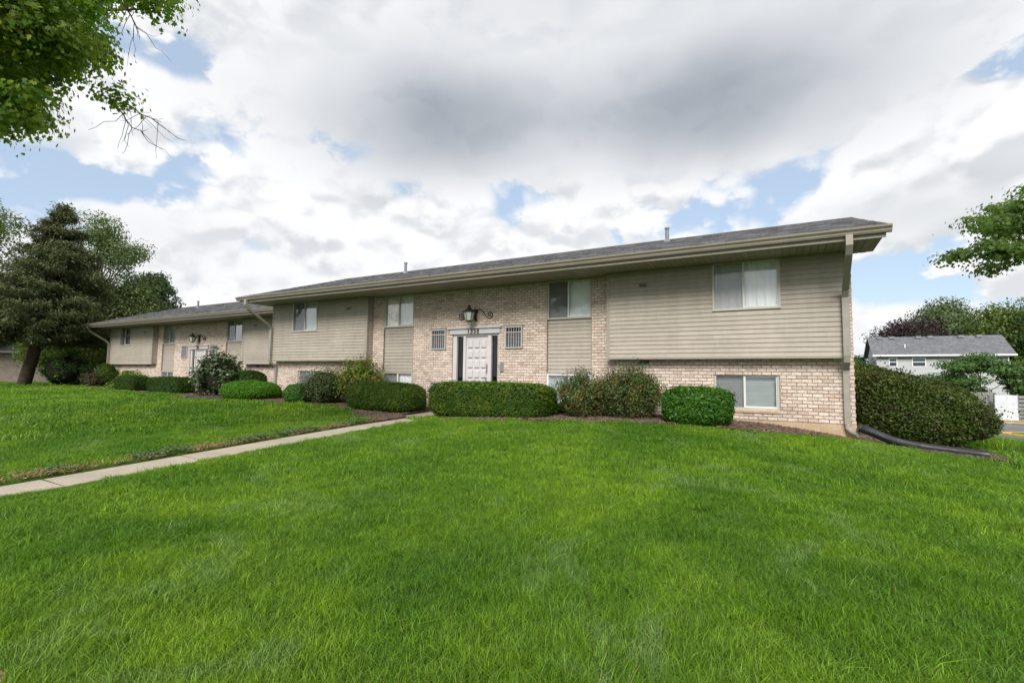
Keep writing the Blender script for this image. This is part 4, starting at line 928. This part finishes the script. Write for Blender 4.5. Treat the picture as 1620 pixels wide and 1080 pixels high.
FAR = [  # kind, x, y, height, radius, leaf material, label, seed, options
    ('locust_tree', -45.5, 8.0, 14.6, 4.8, L_FAR1, 'feathery pale tree top left of the leaning conifer', 61, dict(n=20000, leaf=.17, csize=.33, clumps=70)),
    ('locust_tree', -43.0, 15.6, 12.4, 3.8, L_FAR1, 'feathery tree right behind the leaning conifer', 62, dict(n=20000, leaf=.16, csize=.33, clumps=70)),
    ('olive_tree', -41.5, 17.2, 8.0, 3.2, L_FAR3, 'hazy olive tree over the ridge of the further building', 63, dict(n=14000, leaf=.15, clumps=60, crown0=.12, droop=.3)),
    ('broadleaf_tree', -46.5, 20.2, 9.6, 3.3, L_FAR2, 'deep green round tree behind the left roof', 64, dict(n=14000, leaf=.2, clumps=44, csize=.3)),
    ('broadleaf_tree', -50, 12, 8.0, 4.5, L_FAR2, 'dark tree far behind the leaning conifer', 65, dict(n=10000, leaf=.26, crown0=.1)),
    ('broadleaf_tree', -40.5, 13.4, 5.0, 2.9, L_FAR4, 'yellow-green understorey tree behind the conifer trunk', 66, dict(n=9000, leaf=.16, crown0=.08)),
    ('broadleaf_tree', -37.2, 15.6, 4.6, 2.3, L_FAR4, 'yellow-green tree touching the left corner of the further building', 67, dict(n=8000, leaf=.15, crown0=.08)),
    ('broadleaf_tree', -56, 16, 10.5, 5.0, L_FAR3, 'olive tree at the far left edge', 68, dict(n=9000, leaf=.28)),
    ('broadleaf_tree', -52, 4.5, 9.0, 4.0, L_FAR2, 'dark tree at the left edge behind low branches', 69, dict(n=9000, leaf=.26, crown0=.1)),
    ('plum_tree', 13.7, 76, 11.3, 4.4, L_PLUM, 'dark purple-leaved tree behind the white house', 71, dict(n=8000, leaf=.26, crown0=.25)),
    ('pine_tree', 18.2, 84, 13.0, 5.2, leafmat('pine_leaf', (.045, .085, .028), (.12, .175, .065), trans=.2, big=.4), 'pale green conifer rising behind the purple tree', 72, dict(n=20000, leaf=.32, pear=1.5, clumps=80, csize=.42)),
    ('willow_tree', 22.8, 77, 11.6, 7.0, L_WILL, 'broad yellow-green tree behind the right end of the white house', 73, dict(n=26000, leaf=.32, crown0=.1, droop=.3, clumps=80, csize=.42)),
    ('broadleaf_tree', 25.5, 72, 13.0, 5.2, L_FAR2, 'dark tree at the right edge behind the white house', 74, dict(n=9000, leaf=.28, crown0=.1)),
    ('broadleaf_tree', 20.6, 62, 6.0, 2.6, L_WILL, 'olive green tree beside the right wall of the white house', 75, dict(n=9000, leaf=.2, crown0=.05)),
    ('broadleaf_tree', 6.6, 62, 4.9, 2.0, L_FAR2, 'small dark tree left of the white house', 76, dict(n=6000, leaf=.2, crown0=.1)),
    ('dogwood_tree', 9.7, 37.5, 3.75, 2.3, L_VIB, 'small spreading tree before the white house', 77, dict(n=16000, leaf=.13, crown0=.16, trunk=.06, flat=.35, clumps=34, csize=.36)),
    ('dogwood_tree', 11.9, 38.2, 3.35, 1.3, L_WILL, 'slender open tree right of the spreading one', 78, dict(n=5000, leaf=.13, crown0=.25, trunk=.05, flat=.3, clumps=22, csize=.36)),
    ('broadleaf_tree', 34.0, 74, 11.0, 5.5, L_FAR3, 'olive tree far right, beyond the street', 80, dict(n=9000, leaf=.3, crown0=.1)),
    ('broadleaf_tree', 45.0, 70, 12.0, 6.0, L_FAR2, 'dark tree furthest right, beyond the street', 81, dict(n=9000, leaf=.3, crown0=.1)),
    ('broadleaf_tree', 3.5, 48, 4.6, 2.2, L_FAR4, 'light green bushy tree showing over the rough evergreen shrub', 79, dict(n=6000, leaf=.18, crown0=.02)),
]
for nm, x, y, H, R_, m_, lab, sd_, kw in FAR: tree(nm, x, y, H, R_, m_, lab, seed=sd_, group='background trees', **kw)

# ------------------------------------------------------------------ neighbouring white house
def white_house():
    Y0 = 59.3; zb = gz(12, 58); root = empty('white_house', (12.6, Y0, zb), 0, 'white two-storey house with grey roof at the right', 'house')
    ze = 2.43+EYE-zb; zr = 4.45+EYE-zb; xl, xr = -5.1, 5.2; yr = 2.9
    w = MB(); z = 0
    holes = [(-3.72, -3.20, ze-1.02, ze-.22), (-1.95, -1.05, ze-1.02, ze-.22), (2.15, 2.85, ze-1.05, ze-.2)]
    for a, b, c, d in rects_minus(-4.75, 4.75, 0, ze, holes): w.add([(a, 0, c), (b, 0, c), (b, 0, d), (a, 0, d)], [(0, 1, 2, 3)])
    for xx in (-4.75, 4.75): w.add([(xx, 0, 0), (xx, 5.8, 0), (xx, 5.8, ze), (xx, 2.9, zr-.1), (xx, 0, ze)], [(0, 1, 2, 3, 4)])
    wo = w.build('wall', M_WSIDE, root)
    n = int(ze/.13)
    for i in range(max(0, n-22), n):                  # clapboards that show over the shrubs
        z = i*.13
        for a, b, c, d in rects_minus(-4.75, 4.75, z, z+.13, [h for h in holes if h[2] < z+.065 < h[3]]): MB().prism_x([(0, z), (-.022, z), (-.004, z+.13), (0, z+.13)], a, b).build('clapboard', M_WSIDE, wo)
    rf = MB().prism_x([(-.42, ze-.05), (-.42, ze+.06), (yr, zr), (6.2, ze+.06), (6.2, ze-.05), (yr, zr-.14)], xl, xr).build('roof', mat('far_shingle', (.135, .14, .15), .95, .14, 1.6, fine=5, fvar=.22), root)
    MB().box(xl, xr, -.50, -.425, ze-.07, ze+.075).build('gutter', M_WHITE, root)
    for vx in (-4.1, -3.1, -1.0, -.1, 2.2, 3.5): MB().bbox(vx-.2, vx+.2, yr-.55, yr-.2, zr-.22, zr+.02).build('roof_vent', M_GREY, rf)
    MB().tube([(-2.35, .9, ze+.5), (-2.35, .9, ze+1.15)], .05, 8).build('vent_pipe', M_WHITE, rf)
    for a, b, c, d in holes:
        f = MB().box(a-.07, a, -.05, .06, c-.07, d+.07).box(b, b+.07, -.05, .06, c-.07, d+.07).box(a, b, -.05, .06, d, d+.07).box(a, b, -.05, .06, c-.07, c).box(a, b, -.02, .06, (c+d)/2-.03, (c+d)/2+.03).build('window', M_WHITE, root)
        MB().box(a, b, .03, .04, c, (c+d)/2-.03).build('pane', M_DARKGLASS, f); MB().box(a, b, .03, .04, (c+d)/2+.03, d).build('pane', M_BLIND2, f)
    MB().tube([(4.70, -.10, ze-.05), (4.70, -.10, .1)], .05, 6).build('downspout', M_WHITE, root)
white_house()

# ------------------------------------------------------------------ kerb island, fence, board, crate by the road
def island():
    cx_, cy_, rx, ry = ISLAND; z = gz(cx_, cy_)+.02; n = 40; a = [2*math.pi*i/n for i in range(n)]; k = MB(); vs = []
    for r in (1.0, .88):
        for h in (0, .15): vs += [(cx_+rx*r*math.cos(t_), cy_+(ry-(1-r)*rx)*math.sin(t_), z+h) for t_ in a]
    nose = lambda i: abs(i+.5-n/2) < 5                     # only the nose of the island is painted
    fs = [[(i, (i+1) % n, n+(i+1) % n, n+i) for i in range(n) if nose(i) == q]+[(n+i, n+(i+1) % n, 3*n+(i+1) % n, 3*n+i) for i in range(n) if nose(i) == q] for q in (False, True)]
    ko = tag(k.add(vs, fs[0]).build('kerb', mat('kerb_concrete', (.30, .29, .27), .9)), kind='structure')
    MB().add(vs, fs[1]).build('painted_nose', M_YELLOW, ko)
    g = MB().add([(cx_+rx*.87*math.cos(t_), cy_+ry*.72*math.sin(t_), z+.16) for t_ in a], [tuple(range(n))]); tag(g.build('traffic_island', mat('island_grass', (.07, .17, .02), .95, .3, 4, fine=30, fvar=.4)), kind='structure')
island()
def fence():
    zb = gz(8, 33.3); root = empty('wood_fence', (5.0, 33.4, zb), 0, 'grey weathered board fence behind the big rough shrub', 'fence')
    me = MB().bbox(0, .14, 0, .02, .05, 1.42).mesh('fence_board'); me.materials.append(M_GWOOD)
    for i in range(28): obj('fence_board', me, None, root, loc=(i*.147, random.uniform(-.004, .004), random.uniform(-.015, .015)))
    for i in range(3): MB().box(.05+i*1.95, .15+i*1.95, .02, .12, 0, 1.5).build('post', M_GWOOD, root)
    for z in (.35, 1.15): MB().box(0, 4.1, .02, .06, z, z+.09).build('rail', M_GWOOD, root)
fence()
def board_panel():
    zb = gz(9.6, 33); p = empty('pallet', (9.75, 33.0, zb), 0, 'low wooden pallet under the white board', 'pallet')
    for i in range(5): MB().box(-.48+i*.22, -.32+i*.22, -.4, .4, .12, .145).build('deck_board', M_PALLET, p)
    for y in (-.38, -.05, .28): MB().box(-.5, .58, y, y+.09, 0, .118).build('stringer', M_PALLET, p)
    b = empty('white_board', (9.56, 32.95, zb+.147), 0, 'large plain white board standing by the road', 'board')
    MB().bbox(-.52, .31, -.03, .03, .0, 1.22, .01).build('panel', mat('board_white', (.62, .63, .65), .5), b); MB().box(-.55, -.52, -.04, .04, .0, 1.25).build('edge', M_GREY, b); MB().box(.31, .34, -.04, .04, .0, 1.25).build('edge', M_GREY, b)
    c = empty('slatted_crate', (10.68, 33.2, zb), 0, 'grey slatted crate right of the white board', 'crate')
    for i in range(7): MB().box(-.75, .8, -.02, .02, .08+i*.19, .21+i*.19).build('slat', M_GWOOD, c)
    for x in (-.75, 0, .74): MB().box(x, x+.06, .02, .08, 0, 1.42).build('post', M_GWOOD, c)
board_panel()

# ------------------------------------------------------------------ corrugated drain pipes
def drain(pts, r, label, elbow=None):
    """ribbed flexible pipe; pts = (x, y, height above ground)"""
    P_ = np.array([(x, y, gz(x, y)+h) for x, y, h in pts]); n = len(P_)
    seg = np.linalg.norm(np.diff(P_, axis=0), axis=1); s = np.r_[0, np.cumsum(seg)]; L = s[-1]
    k = int(L/.0125); q = np.linspace(0, L, k)
    def cr(t_):
        i = min(max(np.searchsorted(s, t_)-1, 0), n-2); u = (t_-s[i])/seg[i]; p0, p1, p2, p3 = P_[max(i-1, 0)], P_[i], P_[i+1], P_[min(i+2, n-1)]
        return .5*(2*p1+(p2-p0)*u+(2*p0-5*p1+4*p2-p3)*u*u+(3*p1-p0-3*p2+p3)*u**3)
    pts3 = [cr(t_) for t_ in q]; o = np.array([P_[:, 0].mean(), P_[:, 1].mean(), P_[:, 2].min()])
    root = empty('drain_pipe', o, 0, label, 'pipe')
    MB().tube([p-o for p in pts3], [r*(1+(.045 if i % 2 else -.045)) for i in range(k)], 14).build('hose', M_PIPE, root, False)
    d = pts3[3]-pts3[0]; MB().tube([pts3[0]-o-d*.2, pts3[0]-o+d*.8], r*1.1, 14).build('coupling', M_PIPE, root)
drain([(1.11, 10.60, .27), (1.32, 10.64, .22), (1.62, 10.80, .13), (2.0, 11.05, .085), (2.5, 11.40, .075), (3.08, 11.80, .075)], .072, 'black corrugated drain pipe running from the right downspout across the mulch')
drain([(-15.52, 10.65, .12), (-15.6, 10.3, .06), (-15.9, 9.75, .055), (-16.6, 9.35, .055), (-17.55, 9.0, .055)], .066, 'black corrugated drain pipe on the bare patch between the buildings')
for x, y, s in ((.97, 10.70, 1),):
    zb = EYE-1.0; e = MB().tube([(x, D-.06, zb+.215), (x, D-.07, zb+.13), (x+.05, D-.12, zb+.07), (x+.14, D-.21, zb+.035)], .047, 10); tag(e.build('downspout_elbow', M_SPOUT), 'pale metal elbow joining the right downspout to the black pipe', 'elbow')

# small brick house at the far left, behind the conifer
def brick_house():
    x, y = -46.5, 13.0; zb = gz(x, y); root = empty('brick_house', (x, y, zb), math.radians(62), 'low brick house with grey roof behind the leaning trunk', 'house')
    w = MB().box(-4, 4, 0, 6, 0, 2.3); w.add([(-4, 0, 2.3), (-4, 6, 2.3), (-4, 3, 3.5), (4, 0, 2.3), (4, 6, 2.3), (4, 3, 3.5)], [(0, 1, 2), (3, 5, 4)])
    m = mat('far_brick', (.36, .29, .25), .95, .12, 3, fine=18, fvar=.3)
    w.build('wall', m, root)
    MB().prism_x([(-.5, 2.1), (-.5, 2.22), (3, 3.75), (6.5, 2.22), (6.5, 2.1), (3, 3.6)], -4.4, 4.4).build('roof', M_SHINGLE, root)
    MB().box(-4.42, 4.42, -.58, -.5, 2.08, 2.2).build('gutter', M_TRIM, root)
brick_house()
def rear_wing():
    x, y = -36.2, 19.5; zb = gz(x, y); root = empty('rear_building', (x, y, zb), 0, 'grey roof of another building showing left of the further one', 'building')
    MB().box(-5, 5, 0, 7, 0, 3.3).build('wall', mat('far_brick', (.36, .29, .25)), root)
    r = MB().prism_x([(-.8, 3.25), (-.8, 3.4), (3.5, 4.75), (7.8, 3.4), (7.8, 3.25), (3.5, 4.6)], -5.4, 5.4).build('roof', M_SHINGLE, root)
    MB().bbox(-1.4, -.8, 2.2, 2.6, 4.35, 4.6).build('roof_vent', M_BLACK, r)
rear_wing()

# ------------------------------------------------------------------ lawn
def tuft_lib():
    lib = bpy.data.collections.new('grass_tufts')
    mg = bpy.data.materials.new('grass_blade'); mg.use_nodes = True; t = NT(mg.node_tree)
    g = t.n('ShaderNodeNewGeometry'); pos = g.outputs['Position']; r = g.outputs['Random Per Island']
    patch = t.ss(t.noise(pos, .55, 3, .6, .4), .32, .68); small = t.ss(t.noise(pos, 2.6, 3, .6), .30, .70)
    c = t.mix(patch, (.090, .216, .012), (.222, .366, .022)); c = t.mix(t.m('MULTIPLY', small, .5), c, (.088, .195, .028))
    c = t.mix(t.ss(t.noise(pos, 1.1, 4, .65, .8), .54, .70, 0, .8), c, (.20, .32, .095))
    c = t.mix(1.0, c, t.mix(r, (.42, .46, .40), (1.52, 1.48, 1.42)), 'MULTIPLY')
    c = t.mix(t.ss(r, .985, .995), c, (.26, .25, .09))
    b = P(t, Base_Color=c, Roughness=.45, Specular_IOR_Level=.25); tr = t.n('ShaderNodeBsdfTranslucent', {'Color': t.mix(1.0, c, (1.25, 1.35, .6), 'MULTIPLY')})
    t.link(t.n('ShaderNodeMixShader', {0: .32, 1: b.outputs[0], 2: tr.outputs[0]}).outputs[0], t.n('ShaderNodeOutputMaterial').inputs[0])
    def tuft(n, rad, h, w, seed, bend=.5):
        rng = np.random.default_rng(seed); a = rng.uniform(0, 6.283, n); r_ = rad*np.sqrt(rng.uniform(0, 1, n)); x, y = r_*np.cos(a), r_*np.sin(a)
        f = rng.uniform(0, 6.283, n); ht = h*rng.uniform(.5, 1.2, n); bd = ht*bend*rng.uniform(.2, 1.5, n); ww = w*rng.uniform(.6, 1.25, n)
        dx, dy = np.cos(f), np.sin(f); tw = f+math.pi/2+rng.normal(0, .6, n); sx, sy = np.cos(tw)*ww/2, np.sin(tw)*ww/2
        V = np.zeros((n, 5, 3))
        for k, (hh, bb, q) in enumerate(((-.008, 0, 1), (-.008, 0, -1), (.6, .32, -.85), (.6, .32, .85), (1, 1, 0))):
            V[:, k, 0] = x+dx*bd*bb+sx*q; V[:, k, 1] = y+dy*bd*bb+sy*q; V[:, k, 2] = ht*hh if hh > 0 else hh
        i = np.arange(n)[:, None]*5; me = np_mesh('tuft', V.reshape(-1, 3), np.concatenate([i, i+1, i+2, i+3], 1)); 
        V2 = V.reshape(-1, 3); q4 = np.concatenate([i, i+1, i+2, i+3], 1); 
        me2 = bpy.data.meshes.new('tuft'); bpy.data.meshes.remove(me)
        loops = np.concatenate([q4, i+3, i+2, i+4], 1); me2.vertices.add(n*5); me2.vertices.foreach_set('co', V2.astype(np.float32).ravel())
        me2.loops.add(n*7); me2.loops.foreach_set('vertex_index', loops.astype(np.int32).ravel()); me2.polygons.add(n*2)
        st = np.stack([np.arange(n)*7, np.arange(n)*7+4], 1).ravel(); me2.polygons.foreach_set('loop_start', st.astype(np.int32)); me2.update(calc_edges=True)
        me2.materials.append(mg); o = bpy.data.objects.new('tuft_%02d' % len(lib.objects), me2); lib.objects.link(o)
    for s in range(4): tuft(480, .17, .060, .0036, 100+s, 1.0)       # near
    for s in range(3): tuft(520, .26, .054, .0052, 200+s, 1.0)       # middle
    for s in range(3): tuft(420, .52, .075, .0150, 300+s, .7)       # far
    for s in range(2): tuft(12, .07, .095, .0062, 400+s, 1.7)       # coarse tussocks
    tuft(90, .14, .34, .010, 500, .8)                               # uncut grass by the road
    return lib
def scatter(name, pts, rot, scl, idx, lib, label):
    me = bpy.data.meshes.new(name); n = len(pts); me.vertices.add(n); me.vertices.foreach_set('co', np.ascontiguousarray(pts, np.float32).ravel())
    for nm, ty, arr, key in (('t_rot', 'FLOAT_VECTOR', rot, 'vector'), ('t_scl', 'FLOAT_VECTOR', scl, 'vector'), ('t_idx', 'INT', idx, 'value')):
        at_ = me.attributes.new(nm, ty, 'POINT'); at_.data.foreach_set(key, np.ascontiguousarray(arr, np.int32 if ty == 'INT' else np.float32).ravel())
    o = bpy.data.objects.new(name, me); COL.objects.link(o)
    ng = bpy.data.node_groups.new(name, 'GeometryNodeTree')
    ng.interface.new_socket('Geometry', in_out='INPUT', socket_type='NodeSocketGeometry'); ng.interface.new_socket('Geometry', in_out='OUTPUT', socket_type='NodeSocketGeometry')
    t = NT(ng); gi = t.n('NodeGroupInput'); go = t.n('NodeGroupOutput'); ci = t.n('GeometryNodeCollectionInfo', transform_space='ORIGINAL')
    ci.inputs['Collection'].default_value = lib; ci.inputs['Separate Children'].default_value = True; ci.inputs['Reset Children'].default_value = True
    def att(nm, ty): a = t.n('GeometryNodeInputNamedAttribute', data_type=ty); a.inputs['Name'].default_value = nm; return [s for s in a.outputs if s.enabled and s.name == 'Attribute'][0]
    ip = t.n('GeometryNodeInstanceOnPoints'); ip.inputs['Pick Instance'].default_value = True
    t.link(gi.outputs[0], ip.inputs['Points']); t.link(ci.outputs[0], ip.inputs['Instance']); t.link(att('t_idx', 'INT'), ip.inputs['Instance Index'])
    t.link(att('t_rot', 'FLOAT_VECTOR'), ip.inputs['Rotation']); t.link(att('t_scl', 'FLOAT_VECTOR'), ip.inputs['Scale']); t.link(ip.outputs[0], go.inputs[0])
    md = o.modifiers.new('scatter', 'NODES'); md.node_group = ng
    return tag(o, label, 'grass', kind='stuff')
def lawn():
    lib = tuft_lib(); rng = np.random.default_rng(77); P_, I_, S_ = [], [], []
    def zone(x0, x1, y0, y1, step, lo, hi, ids, s0, s1, mf=.0, mn=.0):
        xs = np.arange(x0, x1, step); ys = np.arange(y0, y1, step); X, Y = np.meshgrid(xs, ys); X = X.ravel()+rng.uniform(-.5, .5, X.size)*step; Y = Y.ravel()+rng.uniform(-.5, .5, Y.size)*step
        d = np.hypot(X, Y); az = np.degrees(np.arctan2(X, Y)); jd = d*rng.uniform(.88, 1.12, len(d))
        k = (jd >= lo) & (jd < hi) & is_lawn(X, Y) & ~((X > -7.76-mf) & (X < -7.10+mn) & (Y < 8.9)) & (((az > -88) & (az < 30)) | (d < 2.0)); X, Y = X[k], Y[k]
        P_.append(np.stack([X, Y, gz(X, Y)], 1)); I_.append(rng.choice(ids, len(X))); S_.append(rng.uniform(s0, s1, len(X)))
    zone(-7, 4, -1, 7, .135, .9, 5.7, [0, 1, 2, 3], .8, 1.15)
    zone(-15, 9, -1, 15, .205, 4.9, 13.4, [4, 5, 6], .8, 1.15, .34, .24)
    zone(-48, 12, -4, 20, .42, 11.9, 60, [7, 8, 9], .85, 1.15, .6, .6)
    zone(-7.10, -6.6, -1, 9, .11, .9, 13.4, [0, 1, 2, 3], .45, .75, 0, .05)      # short edges beside the walk
    zone(-8.3, -7.8, -1, 8.6, .17, .9, 13.4, [0, 1, 2, 3], .45, .7, .10, 0)
    zone(-12, 6, -1, 11, .42, 1.0, 11, [10, 11], .6, 1.15, .2, .15)
    k = 130; X = rng.uniform(3.5, 5.4, k); Y = 15.6+rng.normal(0, .5, k)+(X-4)*.35; P_.append(np.stack([X, Y, gz(X, Y)], 1)); I_.append(np.full(k, 12)); S_.append(rng.uniform(.5, 1.1, k))
    P3 = np.concatenate(P_); n = len(P3); rot = np.zeros((n, 3)); rot[:, 2] = rng.uniform(0, 6.283, n); rot[:, 0] = rng.normal(0, .10, n)
    s = np.concatenate(S_); lum = np.sin(P3[:, 0]*1.7+np.sin(P3[:, 1]*2.3)*1.3)*np.sin(P3[:, 1]*1.4+1)+.6*np.sin(P3[:, 0]*5.1+P3[:, 1]*3.7)
    scl = np.stack([s, s, s*(1+.16*lum)], 1)
    scatter('lawn_grass', P3, rot, scl, np.concatenate(I_), lib, 'mown green lawn in front of the buildings')
    return n
lawn()
# dry clippings and clover along the far edge of the walk
def walk_edge():
    rng = np.random.default_rng(5); n = 9000; y = rng.uniform(1.2, 8.3, n); x = -7.80-np.abs(rng.normal(0, .24, n))*(1.1-.05*y)
    dens = np.sin(y*3.1)+np.sin(y*7.3+1)+.4; k = (rng.uniform(-1, 2, n) < dens+.6); x, y = x[k], y[k]; n = len(x)
    C = np.stack([x, y, gz(x, y)+.03+rng.uniform(0, .035, n)], 1); N = rng.normal(size=(n, 3))*.5+np.array([0, 0, 1])
    tag(leaves('dry_clippings', C, N, rng.uniform(.025, .06, n), M_STRAW, None, 'needle', rng=rng), 'dry brown clippings along the far edge of the walk', 'clippings', kind='stuff')
    n = 3800; y = rng.uniform(1.0, 8.2, n); x = -7.84-np.abs(rng.normal(0, .20, n)); k = np.sin(y*3.1+2.5)+np.sin(y*5.3) > -.1; x, y = x[k], y[k]; n = len(x)
    C = np.stack([x, y, gz(x, y)+.05+rng.uniform(0, .03, n)], 1); N = rng.normal(size=(n, 3))*.4+np.array([0, 0, 1])
    tag(leaves('clover', C, N, rng.uniform(.03, .055, n), leafmat('clover_leaf', (.07, .13, .045), (.13, .20, .08)), None, 'oval', rng=rng), 'grey-green clover growing along the far edge of the walk', 'clover', kind='stuff')
walk_edge()
SC.cycles.max_bounces = 5; SC.cycles.diffuse_bounces = 2; SC.cycles.glossy_bounces = 3; SC.cycles.transmission_bounces = 4; SC.cycles.transparent_max_bounces = 8
SC.cycles.use_denoising = True; SC.cycles.use_adaptive_sampling = True; SC.cycles.adaptive_threshold = .012; SC.cycles.adaptive_min_samples = 16
